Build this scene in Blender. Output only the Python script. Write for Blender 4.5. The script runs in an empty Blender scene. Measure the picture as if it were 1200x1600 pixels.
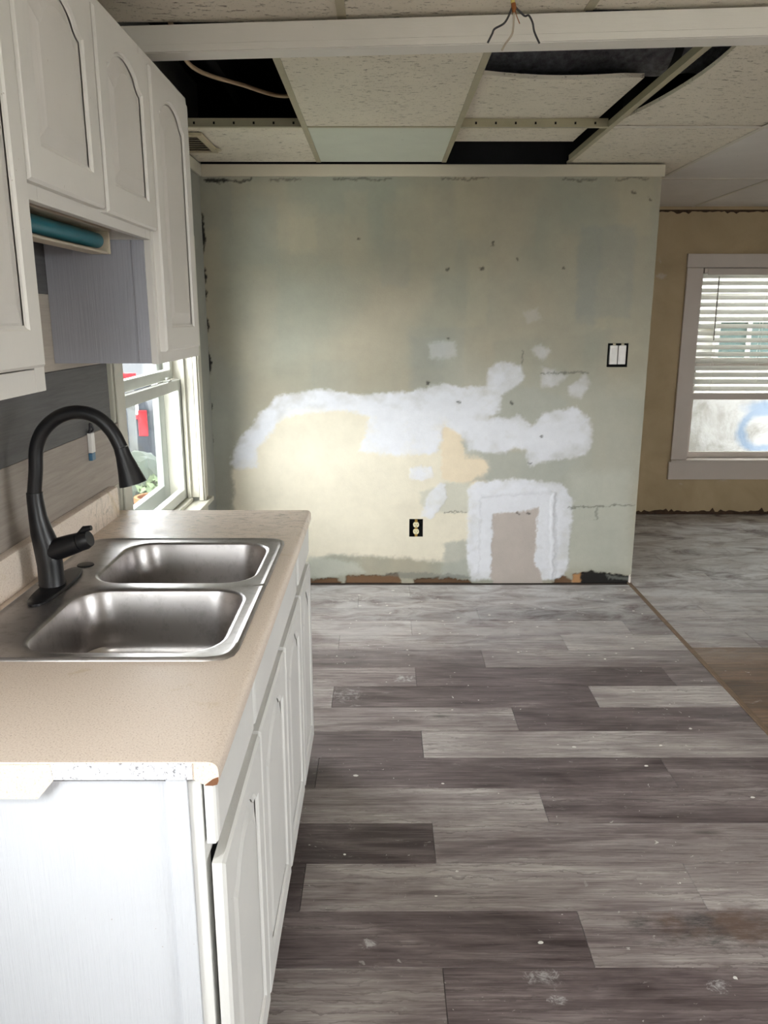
import bpy, bmesh, math, random
import numpy as np
from mathutils import Matrix, Vector

# ------------------------------------------------------------------ camera, world, light, exposure
sc = bpy.context.scene
CAM_H, FPX, VPX, VPY = 1.54, 1240.0, 597.0, 496.0
PITCH = math.atan((800 - VPY) / FPX)
YAW = math.atan((600 - VPX) * math.cos(PITCH) / FPX)
cam_d = bpy.data.cameras.new('camera')
cam = bpy.data.objects.new('camera', cam_d)
sc.collection.objects.link(cam)
cam.location = (0, 0, CAM_H)
cam.rotation_euler = (math.pi / 2 - PITCH, 0, -YAW)
cam_d.sensor_fit = 'VERTICAL'
cam_d.sensor_height = 36.0
cam_d.sensor_width = 27.0
cam_d.lens = FPX / 1600 * 36.0
cam_d.clip_start = 0.02
sc.camera = cam

world = bpy.data.worlds.new('overcast_sky')
sc.world = world
world.use_nodes = True
wbg = world.node_tree.nodes['Background']
wbg.inputs['Color'].default_value = (1.0, 0.972, 1.0, 1)
wbg.inputs['Strength'].default_value = 1.0

vs = sc.view_settings
vs.view_transform = 'Standard'
vs.look = 'None'
vs.gamma = 1.0
vs.use_curve_mapping = False
vs.exposure = 4.42
sc.cycles.use_denoising = True
sc.cycles.max_bounces = 8
sc.cycles.diffuse_bounces = 5
sc.cycles.transparent_max_bounces = 12
sc.cycles.sample_clamp_indirect = 6.0


def portal(name, loc, rot, sx, sy):
    d = bpy.data.lights.new(name, 'AREA')
    d.shape = 'RECTANGLE'
    d.size, d.size_y = sx, sy
    d.cycles.is_portal = True
    o = bpy.data.objects.new(name, d)
    sc.collection.objects.link(o)
    o.location = loc
    o.rotation_euler = rot


H = math.pi / 2
FILL_W = 0.6      # added fill lamp, built further down
# area light points along local -Z
portal('daylight_window_sink', (-1.16, 3.505, 1.23), (0, -H, 0), 1.24, 1.18)      # faces +X
portal('daylight_window_far', (2.90, 6.36, 1.20), (-H, 0, 0), 1.00, 1.50)          # faces -Y
portal('daylight_added_rear', (0.0, -2.72, 1.50), (H, 0, 0), 0.90, 1.00)          # faces +Y, sky through the added rear window
portal('daylight_added_door', (-1.10, 0.20, 1.45), (0, -H, 0), 1.12, 0.62)  # sky through the glass of the added door
portal('daylight_added_side', (4.62, -0.9, 1.35), (0, H, 0), 1.50, 2.40)           # faces -X, sky through the added side window

# ------------------------------------------------------------------ measuring helpers (photo survey -> metres)
def ray(px, py):
    x = (px - 600) / FPX
    u = (800 - py) / FPX
    Y = math.cos(PITCH) + u * math.sin(PITCH)
    Z = -math.sin(PITCH) + u * math.cos(PITCH)
    c, s = math.cos(YAW), math.sin(YAW)
    return (x * c + Y * s, Y * c - x * s, Z)


def at_y(px, py, Y):
    r = ray(px, py)
    t = Y / r[1]
    return (r[0] * t, Y, CAM_H + r[2] * t)


def at_z(px, py, z):
    r = ray(px, py)
    t = (z - CAM_H) / r[2]
    return (r[0] * t, r[1] * t, z)


def lin(c):
    out = []
    for v in c:
        v = v / 255.0
        out.append(v / 12.92 if v <= 0.04045 else ((v + 0.055) / 1.055) ** 2.4)
    return tuple(out)


# ------------------------------------------------------------------ object helpers
COL = sc.collection
WORLD = {}


def tag(o, label=None, cat=None, group=None, kind=None):
    if label:
        o['label'] = label
    if cat:
        o['category'] = cat
    if group:
        o['group'] = group
    if kind:
        o['kind'] = kind
    return o


def adopt(o, parent):
    if parent is not None:
        o.parent = parent
        o.matrix_parent_inverse = WORLD[parent.name].inverted()


def thing(name, loc, label, cat, group=None, kind=None):
    o = bpy.data.objects.new(name, None)
    o.empty_display_size = 0.05
    COL.objects.link(o)
    o.location = loc
    WORLD[o.name] = Matrix.Translation(loc)
    return tag(o, label, cat, group, kind)


def add_mesh(name, me, mat=None, parent=None, smooth=False):
    if mat is not None:
        me.materials.append(mat)
    if smooth:
        for p in me.polygons:
            p.use_smooth = True
    o = bpy.data.objects.new(name, me)
    COL.objects.link(o)
    WORLD[o.name] = Matrix.Identity(4)
    adopt(o, parent)
    return o


class MB:
    """collects shapes of ONE part in world metres"""

    def __init__(self):
        self.v, self.f = [], []

    def box(self, x0, x1, y0, y1, z0, z1):
        b = len(self.v)
        self.v += [(x0, y0, z0), (x1, y0, z0), (x1, y1, z0), (x0, y1, z0),
                   (x0, y0, z1), (x1, y0, z1), (x1, y1, z1), (x0, y1, z1)]
        self.f += [tuple(b + i for i in q) for q in
                   ((0, 3, 2, 1), (4, 5, 6, 7), (0, 1, 5, 4), (1, 2, 6, 5), (2, 3, 7, 6), (3, 0, 4, 7))]
        return self

    def prism(self, pts, fn, d0, d1):
        """pts: 2-D outline; fn(u,v,d)->xyz; extruded from d0 to d1"""
        n = len(pts)
        b = len(self.v)
        self.v += [fn(u, v, d0) for u, v in pts] + [fn(u, v, d1) for u, v in pts]
        self.f.append(tuple(b + i for i in range(n))[::-1])
        self.f.append(tuple(b + n + i for i in range(n)))
        for i in range(n):
            j = (i + 1) % n
            self.f.append((b + i, b + j, b + n + j, b + n + i))
        return self

    def loops(self, loops, cap0=False, cap1=False, closed=True):
        n = len(loops[0])
        b = len(self.v)
        for L in loops:
            self.v += [tuple(p) for p in L]
        for k in range(len(loops) - 1):
            for i in range(n if closed else n - 1):
                j = (i + 1) % n
                self.f.append((b + k * n + i, b + k * n + j, b + (k + 1) * n + j, b + (k + 1) * n + i))
        if cap0:
            self.f.append(tuple(b + i for i in range(n))[::-1])
        if cap1:
            q = b + (len(loops) - 1) * n
            self.f.append(tuple(q + i for i in range(n)))
        return self

    def tube(self, path, radii, n=14, cap=True):
        path = [Vector(p) for p in path]
        if not hasattr(radii, '__len__'):
            radii = [radii] * len(path)
        loops = []
        ref = None
        for i, p in enumerate(path):
            a = path[max(0, i - 1)]
            c = path[min(len(path) - 1, i + 1)]
            t = (c - a).normalized()
            if ref is None:
                ref = Vector((0, 0, 1)) if abs(t.z) < 0.9 else Vector((0, 1, 0))
            u = (ref - t * ref.dot(t)).normalized()
            ref = u
            w = t.cross(u)
            loops.append([p + (u * math.cos(k * 2 * math.pi / n) + w * math.sin(k * 2 * math.pi / n)) * radii[i]
                          for k in range(n)])
        return self.loops(loops, cap, cap)

    def build(self, name, mat, parent=None, smooth=False, bevel=0, seg=2):
        me = bpy.data.meshes.new(name)
        me.from_pydata(self.v, [], self.f)
        bm = bmesh.new()
        bm.from_mesh(me)
        bmesh.ops.recalc_face_normals(bm, faces=bm.faces)
        bm.to_mesh(me)
        bm.free()
        o = add_mesh(name, me, mat, parent, smooth)
        if bevel:
            m = o.modifiers.new('edge', 'BEVEL')
            m.width = bevel
            m.segments = seg
            m.limit_method = 'ANGLE'
        if smooth and not bevel:
            try:
                me.set_sharp_from_angle(angle=math.radians(40))
            except Exception:
                pass
        return o


def spline(pts, n=8):
    P = [Vector(p) for p in pts]
    out = []
    for i in range(len(P) - 1):
        p0, p1, p2, p3 = P[max(0, i - 1)], P[i], P[i + 1], P[min(len(P) - 1, i + 2)]
        for k in range(n):
            t = k / n
            out.append(0.5 * ((2 * p1) + (p2 - p0) * t + (2 * p0 - 5 * p1 + 4 * p2 - p3) * t * t
                              + (-p0 + 3 * p1 - 3 * p2 + p3) * t ** 3))
    out.append(P[-1])
    return out


# ------------------------------------------------------------------ materials
class NT:
    def __init__(self, name):
        self.m = bpy.data.materials.new(name)
        self.m.use_nodes = True
        self.t = self.m.node_tree
        self.b = self.t.nodes['Principled BSDF']
        self.out = self.t.nodes['Material Output']

    def n(self, typ, **kw):
        nd = self.t.nodes.new(typ)
        for k, v in kw.items():
            setattr(nd, k, v)
        return nd

    def link(self, a, b):
        self.t.links.new(a, b)

    def put(self, sock, v):
        if hasattr(v, 'is_output'):
            self.link(v, sock)
        elif isinstance(v, (tuple, list)) and len(v) == 3 and sock.type == 'RGBA':
            sock.default_value = (*v, 1)
        else:
            sock.default_value = v

    def coords(self, scale=(1, 1, 1), kind='Object', offset=None):
        tc = self.n('ShaderNodeTexCoord')
        mp = self.n('ShaderNodeMapping')
        self.link(tc.outputs[kind], mp.inputs['Vector'])
        mp.inputs['Scale'].default_value = scale
        if offset is not None:
            self.put(mp.inputs['Location'], offset)
        return mp.outputs['Vector']

    def noise(self, vec, scale=5, detail=4, rough=0.6, dist=0):
        nd = self.n('ShaderNodeTexNoise')
        self.link(vec, nd.inputs['Vector'])
        nd.inputs['Scale'].default_value = scale
        nd.inputs['Detail'].default_value = detail
        nd.inputs['Roughness'].default_value = rough
        nd.inputs['Distortion'].default_value = dist
        return nd.outputs['Fac']

    def voro(self, vec, scale=5, rnd=1.0, out='Distance'):
        nd = self.n('ShaderNodeTexVoronoi')
        self.link(vec, nd.inputs['Vector'])
        nd.inputs['Scale'].default_value = scale
        nd.inputs['Randomness'].default_value = rnd
        return nd.outputs[out]

    def ramp(self, fac, stops, interp='LINEAR'):
        nd = self.n('ShaderNodeValToRGB')
        nd.color_ramp.interpolation = interp
        el = nd.color_ramp.elements
        while len(el) < len(stops):
            el.new(0.5)
        for e, (p, c) in zip(el, stops):
            e.position = p
            if not hasattr(c, '__len__'):
                c = (c, c, c)
            e.color = (*c, 1)
        self.link(fac, nd.inputs['Fac'])
        return nd.outputs['Color']

    def mix(self, fac, a, b, mode='MIX'):
        nd = self.n('ShaderNodeMix', data_type='RGBA', blend_type=mode)
        self.put(nd.inputs[0], fac)
        self.put(nd.inputs[6], a)
        self.put(nd.inputs[7], b)
        return nd.outputs[2]

    def math(self, op, a, b=0.0, clamp=False):
        nd = self.n('ShaderNodeMath', operation=op)
        nd.use_clamp = clamp
        self.put(nd.inputs[0], a)
        self.put(nd.inputs[1], b)
        return nd.outputs[0]

    def bump(self, h, dist=0.001, strength=1.0):
        nd = self.n('ShaderNodeBump')
        nd.inputs['Distance'].default_value = dist
        nd.inputs['Strength'].default_value = strength
        self.link(h, nd.inputs['Height'])
        self.link(nd.outputs['Normal'], self.b.inputs['Normal'])

    def set(self, color=None, rough=None, metal=None, spec=None, coat=None):
        if color is not None:
            self.put(self.b.inputs['Base Color'], color)
        if rough is not None:
            self.put(self.b.inputs['Roughness'], rough)
        if metal is not None:
            self.put(self.b.inputs['Metallic'], metal)
        if spec is not None:
            self.put(self.b.inputs['Specular IOR Level'], spec)
        if coat is not None:
            self.put(self.b.inputs['Coat Weight'], coat)
        return self.m


def plain(name, rgb, rough=0.5, metal=0.0, spec=0.5, var=0.08, scale=12, bump=0.0, bscale=60):
    k = NT(name)
    v = k.coords()
    c = lin(rgb)
    nz = k.noise(v, scale, 5)
    col = k.ramp(nz, [(0.25, tuple(x * (1 - var) for x in c)), (0.75, tuple(min(1, x * (1 + var)) for x in c))])
    if bump:
        k.bump(k.noise(v, bscale, 6), bump)
    return k.set(col, rough, metal, spec)


def paint_mat(name, rgb, streak=(40, 40, 3), rough=0.42, chips=True, bump=0.0006):
    """brushed white paint with a few stains"""
    k = NT(name)
    c = lin(rgb)
    st = k.noise(k.coords(streak), 3, 5)
    v = k.coords()
    big = k.noise(v, 3.0, 4)
    col = k.ramp(big, [(0.3, tuple(x * 0.93 for x in c)), (0.7, c)])
    col = k.mix(k.math('MULTIPLY', st, 0.04), col, tuple(x * 0.72 for x in c))
    if chips:
        ch = k.ramp(k.noise(v, 95, 2), [(0.735, 0.0), (0.76, 1.0)])
        lo = k.ramp(k.noise(v, 6, 2), [(0.5, 0.0), (0.62, 1.0)])
        col = k.mix(k.math('MULTIPLY', k.math('MULTIPLY', ch, lo), 0.55), col, lin((150, 130, 110)))
    k.bump(st, bump)
    return k.set(col, rough, 0, 0.45)


M = {}
M['cab'] = paint_mat('white_cabinet_paint', (226, 222, 216))
M['cab_panel'] = paint_mat('white_panel_paint', (220, 215, 209))
M['cab_base'] = paint_mat('white_base_paint', (228, 227, 224))
M['cab_end'] = paint_mat('white_end_paint', (210, 212, 218), streak=(70, 70, 2.0), bump=0.0015)
M['cab_grey'] = paint_mat('grey_side_paint', (172, 173, 182), streak=(60, 60, 2.0), bump=0.001)
M['trim_white'] = paint_mat('white_trim_paint', (238, 233, 226), streak=(3, 40, 40))
M['trim_cream'] = paint_mat('cream_trim_paint', (198, 190, 172), streak=(3, 40, 40))
M['casing'] = paint_mat('white_casing_paint', (204, 201, 187), streak=(40, 40, 3))
M['casing_far'] = paint_mat('greyed_casing_paint', (206, 196, 188), streak=(30, 30, 4))
M['wood_raw'] = plain('raw_brown_wood', (122, 80, 52), 0.7, var=0.25, scale=20)
M['black_metal'] = plain('matte_black_finish', (21, 21, 24), 0.38, 0.0, 0.5, 0.15)
M['black'] = plain('black_recess', (10, 10, 11), 0.9)
M['dark_deck'] = plain('dark_plenum', (22, 22, 24), 0.95, var=0.4, scale=5)
M['grid'] = plain('cream_grid_metal', (176, 168, 142), 0.45, 0.0, 0.5, 0.1)
M['grid_white'] = plain('white_grid_metal', (214, 208, 196), 0.45, 0.0, 0.5, 0.06)
M['plastic_white'] = plain('white_plastic', (225, 222, 218), 0.35)
M['plastic_ivory'] = plain('ivory_plastic', (226, 216, 178), 0.35)
M['brass'] = plain('brass_metal', (190, 160, 90), 0.35, 1.0)
M['teal'] = plain('teal_tube', (38, 120, 134), 0.35, var=0.2)
M['housing'] = plain('yellowed_housing', (206, 194, 172), 0.45)
M['slat'] = plain('white_blind_slat', (236, 233, 226), 0.4, var=0.03)
M['vinyl_white'] = plain('white_vinyl_sash', (196, 198, 191), 0.4, var=0.05)
M['vent'] = plain('beige_vent_metal', (186, 174, 146), 0.5)
M['cable'] = plain('old_cable_sheath', (176, 150, 120), 0.6)
M['wire_black'] = plain('black_wire', (52, 50, 54), 0.5)
M['wire_white'] = plain('dirty_white_wire', (190, 176, 158), 0.5)
M['wire_yellow'] = plain('yellow_cable', (222, 200, 120), 0.5)
M['copper'] = plain('copper_wire', (160, 100, 60), 0.4, 0.8)
M['blue_cap'] = plain('blue_cap', (66, 110, 140), 0.4)
M['rubber'] = plain('tyre_rubber', (16, 16, 17), 0.8)


def make_glass():
    k = NT('dusty_window_glass')
    tr = k.n('ShaderNodeBsdfTransparent')
    tr.inputs['Color'].default_value = (0.93, 0.96, 0.95, 1)
    gl = k.n('ShaderNodeBsdfGlossy')
    gl.inputs['Roughness'].default_value = 0.03
    df = k.n('ShaderNodeBsdfTranslucent')
    df.inputs['Color'].default_value = (0.85, 0.9, 0.88, 1)
    lw = k.n('ShaderNodeLayerWeight')
    fr = k.n('ShaderNodeMath', operation='MULTIPLY_ADD')
    k.link(k.math('POWER', lw.outputs['Facing'], 5.0), fr.inputs[0])
    fr.inputs[1].default_value = 0.45
    fr.inputs[2].default_value = 0.03
    a = k.n('ShaderNodeMixShader')
    k.link(fr.outputs[0], a.inputs[0])
    k.link(tr.outputs[0], a.inputs[1])
    k.link(gl.outputs[0], a.inputs[2])
    v = k.coords()
    dust = k.ramp(k.noise(v, 30, 6, 0.75), [(0.35, 0.0015), (0.58, 0.004), (0.70, 0.016)])
    m2 = k.n('ShaderNodeMixShader')
    k.link(dust, m2.inputs[0])
    k.link(a.outputs[0], m2.inputs[1])
    k.link(df.outputs[0], m2.inputs[2])
    k.link(m2.outputs[0], k.out.inputs['Surface'])
    return k.m


M['glass'] = make_glass()


def make_counter():
    k = NT('speckled_beige_laminate')
    v = k.coords()
    fine = k.noise(v, 330, 3, 0.7)
    col = k.ramp(fine, [(0.30, lin((184, 162, 145))), (0.42, lin((228, 211, 196))), (0.60, lin((238, 223, 209)))])
    stain = k.ramp(k.noise(v, 7, 4, 0.7, 0.8), [(0.60, 0.0), (0.72, 0.5)])
    col = k.mix(stain, col, lin((196, 168, 110)))
    # worn, smeared laminate past the sink
    pos = k.n('ShaderNodeSeparateXYZ')
    k.link(v, pos.inputs[0])
    far = k.n('ShaderNodeMapRange')
    k.link(pos.outputs['Y'], far.inputs['Value'])
    far.inputs['From Min'].default_value = 2.16
    far.inputs['From Max'].default_value = 2.30
    sm = k.ramp(k.noise(k.coords((9, 22, 9)), 1.2, 6, 0.7, 2.5), [(0.50, 0.0), (0.66, 1.0)])
    col = k.mix(k.math('MULTIPLY', k.math('MULTIPLY', far.outputs[0], sm), 0.55), col, lin((120, 112, 92)))
    k.bump(fine, 0.0002)
    rg = k.ramp(k.noise(v, 9, 4), [(0.3, 0.28), (0.7, 0.46)])
    return k.set(col, rg, 0, 0.5)


M['counter'] = make_counter()


def make_edgecore():
    k = NT('painted_chipboard_edge')
    v = k.coords()
    s = k.ramp(k.noise(v, 170, 4, 0.8), [(0.36, lin((120, 118, 122))), (0.46, lin((222, 224, 230)))])
    k.bump(k.noise(v, 170, 4, 0.8), 0.0012)
    return k.set(s, 0.7)


M['edgecore'] = make_edgecore()


def make_steel():
    k = NT('worn_stainless_steel')
    v = k.coords()
    st = k.noise(k.coords((40, 40, 40)), 3, 4)
    spots = k.ramp(k.noise(v, 26, 5, 0.75), [(0.50, 0.0), (0.68, 1.0)])
    col = k.mix(spots, lin((190, 186, 185)), lin((170, 166, 164)))
    drip = k.ramp(k.noise(k.coords((60, 60, 9)), 1.2, 4, 0.7), [(0.60, 0.0), (0.74, 0.12)])
    col = k.mix(drip, col, lin((205, 208, 208)))
    rg = k.math('ADD', k.math('MULTIPLY', st, 0.10), k.math('MULTIPLY', spots, 0.05))
    rg = k.math('ADD', rg, 0.27)
    return k.set(col, rg, 0.95, 0.5)


M['steel'] = make_steel()


def make_tile(name, base, fissure=True):
    k = NT(name)
    v = k.coords((9, 26, 26))
    c = lin(base)
    nz = k.noise(k.coords(), 4, 4)
    col = k.ramp(nz, [(0.3, tuple(x * 0.92 for x in c)), (0.7, c)])
    if fissure:
        fi = k.ramp(k.noise(v, 3.4, 4, 0.7), [(0.60, 0.0), (0.64, 1.0)])
        pin = k.ramp(k.voro(k.coords((60, 80, 80)), 1.3), [(0.10, 1.0), (0.18, 0.0)])
        d = k.math('MAXIMUM', fi, k.math('MULTIPLY', pin, 0.6))
        col = k.mix(k.math('MULTIPLY', d, 0.75), col, lin((116, 104, 88)))
        k.bump(k.math('SUBTRACT', 1.0, d), 0.002)
    else:
        sp = k.ramp(k.noise(k.coords((20, 20, 20)), 1.6, 3), [(0.72, 0.0), (0.76, 0.5)])
        col = k.mix(sp, col, lin((130, 118, 100)))
    return k.set(col, 0.85, 0, 0.2)


M['tile'] = make_tile('fissured_ceiling_tile', (234, 226, 211))
M['tile_plain'] = make_tile('smooth_ceiling_tile', (220, 224, 212), False)
M['tile_room'] = make_tile('white_room_tile', (232, 228, 224), False)
M['tile_edge'] = plain('ceiling_tile_edge', (176, 158, 134), 0.9, var=0.2)


def make_plank(name, warm=0.0):
    k = NT(name)
    cache = []

    def smear_n(k_, w_):
        if not cache:
            cache.append(k_.noise(w_, 34, 6, 0.8, 0.6))
        return cache[0]
    at = k.n('ShaderNodeAttribute', attribute_type='OBJECT', attribute_name='tone')
    sd = k.n('ShaderNodeAttribute', attribute_type='OBJECT', attribute_name='seed')
    cmb = k.n('ShaderNodeCombineXYZ')
    k.link(sd.outputs['Fac'], cmb.inputs[0])
    k.link(sd.outputs['Fac'], cmb.inputs[1])
    g1 = k.noise(k.coords((1.6, 26, 1), offset=cmb.outputs[0]), 1.6, 6, 0.68, 0.6)
    g2 = k.noise(k.coords((5, 170, 1), offset=cmb.outputs[0]), 1.2, 4, 0.7)
    blotch = k.noise(k.coords((1.3, 4.5, 1), offset=cmb.outputs[0]), 1.5, 4, 0.6, 0.7)
    t = k.math('ADD', at.outputs['Fac'], k.math('MULTIPLY', k.math('SUBTRACT', g1, 0.5), 0.95))
    t = k.math('ADD', t, k.math('MULTIPLY', k.math('SUBTRACT', g2, 0.5), 0.62))
    t = k.math('ADD', t, k.math('MULTIPLY', k.math('SUBTRACT', blotch, 0.5), 1.15))
    if warm:
        stops = [(0.0, lin((70, 54, 42))), (0.5, lin((128, 104, 84))), (1.0, lin((168, 144, 122)))]
    else:
        stops = [(0.0, lin((64, 53, 53))), (0.33, lin((113, 101, 101))), (0.66, lin((160, 151, 148))),
                 (1.0, lin((208, 203, 198)))]
    col = k.ramp(t, stops)
    wv = k.n('ShaderNodeTexWave', wave_type='BANDS', bands_direction='Y', wave_profile='SAW')
    k.link(k.coords((0.55, 1.0, 1), offset=cmb.outputs[0]), wv.inputs['Vector'])
    wv.inputs['Scale'].default_value = 11.0
    wv.inputs['Distortion'].default_value = 7.5
    wv.inputs['Detail'].default_value = 4.0
    wv.inputs['Detail Scale'].default_value = 1.6
    wv.inputs['Detail Roughness'].default_value = 0.62
    cath = k.math('MULTIPLY', k.ramp(wv.outputs['Fac'], [(0.0, 0.55), (0.30, 0.0)]), k.ramp(blotch, [(0.42, 0.0), (0.60, 1.0)]))
    col = k.mix(cath, col, lin((78, 68, 66)))
    fleck = k.ramp(k.noise(k.coords((9, 230, 1), offset=cmb.outputs[0]), 1.0, 3, 0.75), [(0.60, 0.0), (0.68, 0.5)])
    col = k.mix(fleck, col, lin((62, 54, 52)))
    vein = k.ramp(k.noise(k.coords((2.2, 60, 1), offset=cmb.outputs[0]), 1.4, 5, 0.75, 1.4), [(0.56, 0.0), (0.66, 0.55)])
    col = k.mix(vein, col, lin((66, 57, 55)))
    # knots
    kv = k.coords((1.7, 6.2, 1), offset=cmb.outputs[0])
    kd = k.voro(kv, 1.0)
    kn = k.ramp(kd, [(0.03, 0.75), (0.10, 0.0)])
    col = k.mix(kn, col, lin((58, 50, 47)))
    w = k.coords()
    # plaster dust carried over from the patched wall, paint specks, scorch stain
    sep = k.n('ShaderNodeSeparateXYZ')
    k.link(w, sep.inputs[0])
    mr = k.n('ShaderNodeMapRange')
    k.link(sep.outputs['Y'], mr.inputs['Value'])
    mr.inputs['From Min'].default_value = 3.3
    mr.inputs['From Max'].default_value = 4.55
    du = k.ramp(k.noise(k.coords((2.2, 5, 1)), 1.7, 6, 0.7, 0.8), [(0.36, 0.0), (0.60, 1.0)])
    du = k.math('MULTIPLY', k.math('MULTIPLY', du, mr.outputs[0]), 0.95)
    col = k.mix(du, col, lin((206, 206, 206)))
    sp = k.ramp(k.noise(w, 48, 3, 0.6, 0.8), [(0.70, 0.0), (0.72, 1.0)])
    area = k.ramp(k.noise(w, 1.9, 3), [(0.44, 0.0), (0.60, 1.0)])
    col = k.mix(k.math('MULTIPLY', k.math('MULTIPLY', sp, area), 0.85), col, lin((214, 212, 206)))
    scuff = k.ramp(k.noise(k.coords((0.7, 1.4, 1)), 7.5, 8, 0.85, 1.8), [(0.605, 0.0), (0.68, 0.5)])
    col = k.mix(scuff, col, lin((186, 184, 180)))
    sx = k.math('MULTIPLY', k.math('SUBTRACT', sep.outputs['X'], 0.92), 2.3)
    sy = k.math('MULTIPLY', k.math('SUBTRACT', sep.outputs['Y'], 1.745), 9.5)
    d2 = k.math('ADD', k.math('MULTIPLY', sx, sx), k.math('MULTIPLY', sy, sy))
    d2 = k.math('ADD', d2, k.math('MULTIPLY', k.noise(k.coords((0.5, 1.6, 1)), 16, 6, 0.8), 2.3))
    stn = k.ramp(k.math('MULTIPLY', d2, 0.5), [(0.56, 0.85), (0.84, 0.0)])
    col = k.mix(stn, col, k.ramp(k.noise(w, 7, 3), [(0.46, lin((50, 47, 46))), (0.6, lin((96, 76, 64)))]))
    # smeared paint and plaster spots
    for (ppx, ppy, fx, fy, amt) in ((850, 1528, 11, 16, 0.55), (1122, 1542, 16, 24, 0.7), (868, 1562, 26, 40, 0.7), (545, 938, 5, 9, 0.6), (630, 1060, 9, 14, 0.5),
                                    (640, 928, 3.2, 9, 0.5), (880, 930, 2.6, 8, 0.5), (575, 1475, 22, 26, 0.7), (540, 1085, 6, 8, 0.35)):
        q = at_z(ppx, ppy, 0)
        ax_ = k.math('MULTIPLY', k.math('SUBTRACT', sep.outputs['X'], q[0]), fx)
        ay_ = k.math('MULTIPLY', k.math('SUBTRACT', sep.outputs['Y'], q[1]), fy)
        dd = k.math('ADD', k.math('MULTIPLY', ax_, ax_), k.math('MULTIPLY', ay_, ay_))
        dd = k.math('ADD', k.math('MULTIPLY', dd, 0.35), smear_n(k, w))
        col = k.mix(k.ramp(dd, [(0.42, amt), (0.56, 0.0)]), col, lin((206, 205, 203)))
    k.bump(k.math('ADD', g2, g1), 0.0009)
    rg = k.ramp(g1, [(0.3, 0.40), (0.7, 0.52)])
    return k.set(col, rg, 0, 0.5)


M['plank'] = make_plank('grey_vinyl_plank')
M['plank_warm'] = make_plank('brown_vinyl_plank', 1.0)
M['subfloor'] = plain('subfloor_grey', (86, 78, 74), 0.6, var=0.2)
M['strip'] = plain('raw_board_edge', (122, 102, 84), 0.7, var=0.25, scale=25)


def make_vcol(name, rough=0.6, bump=0.0008):
    k = NT(name)
    a = k.n('ShaderNodeAttribute', attribute_type='GEOMETRY', attribute_name='paint')
    v = k.coords()
    roll = k.noise(v, 9, 6, 0.7)
    fac = k.ramp(roll, [(0.3, 0.93), (0.7, 1.04)])
    col = k.mix(1.0, a.outputs['Color'], fac, 'MULTIPLY')
    k.bump(k.noise(v, 130, 4), bump)
    return k.set(col, rough, 0, 0.35)


M['wall_patched'] = make_vcol('patched_wall_paint')


def make_wall(name, c1, c2, c3=None):
    k = NT(name)
    v = k.coords()
    col = k.ramp(k.noise(v, 2.2, 5, 0.6, 0.5), [(0.35, lin(c1)), (0.65, lin(c2))])
    if c3:
        pt = k.ramp(k.noise(k.coords((1, 1, 1.2)), 2.1, 6, 0.55, 0.6), [(0.655, 0.0), (0.70, 0.8)])
        col = k.mix(pt, col, lin(c3))
    k.bump(k.noise(v, 90, 5), 0.001)
    return k.set(col, 0.7, 0, 0.3)


M['wall_tan'] = make_wall('tan_wall_paint', (172, 154, 122), (188, 170, 138), (196, 188, 176))
M['wall_grey'] = make_wall('grey_wall_paint', (140, 142, 136), (160, 160, 152))
M['wall_room'] = make_wall('cream_wall_paint', (222, 214, 207), (230, 223, 216))
M['ragged'] = plain('torn_base_plaster', (70, 52, 38), 0.9, var=0.5, scale=30)


def make_wallplank(name, c1, c2):
    k = NT(name)
    g = k.noise(k.coords((1, 2.2, 42)), 2.0, 6, 0.7, 0.5)
    col = k.ramp(g, [(0.3, lin(c1)), (0.7, lin(c2))])
    k.bump(g, 0.0006)
    return k.set(col, 0.5, 0, 0.4)


M['wp_dark'] = make_wallplank('charcoal_wall_plank', (74, 73, 74), (98, 97, 97))
M['wp_warm'] = make_wallplank('taupe_wall_plank', (142, 132, 124), (166, 156, 147))
M['wp_light'] = make_wallplank('pale_wall_plank', (172, 162, 150), (190, 180, 168))

M['ground'] = plain('ground_soil', (58, 64, 48), 0.95, var=0.3, scale=2, spec=0.03)
M['leaf'] = plain('shrub_leaf', (60, 78, 48), 0.7, var=0.35, scale=9, spec=0.03)
M['leaf2'] = plain('pale_leaf', (84, 96, 72), 0.7, var=0.35, scale=9, spec=0.03)
M['stone'] = plain('yard_stone', (78, 80, 80), 0.9, var=0.3, scale=6, spec=0.03)
M['tarp'] = plain('grey_green_tarp', (46, 52, 46), 0.6, var=0.2, spec=0.03)
M['car'] = plain('dark_car_paint', (34, 38, 45), 0.5, 0.0, spec=0.06)
M['car_glass'] = plain('dark_car_glass', (30, 34, 40), 0.1)
M['red'] = plain('red_plastic', (150, 22, 32), 0.4, spec=0.03)
M['terracotta'] = plain('terracotta', (112, 70, 44), 0.8, spec=0.03)
M['siding'] = plain('white_siding', (196, 197, 194), 0.7, var=0.05, scale=5)
M['nglass'] = plain('neighbour_pane', (92, 112, 112), 0.12, var=0.2)


def make_stucco():
    k = NT('whitewashed_block_with_blue_paint')
    v = k.coords()
    col = k.ramp(k.noise(v, 3.2, 7, 0.75, 0.5), [(0.36, lin((132, 130, 126))), (0.56, lin((166, 166, 166)))])
    sep = k.n('ShaderNodeSeparateXYZ')
    k.link(v, sep.inputs[0])
    return k, col, sep


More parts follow.
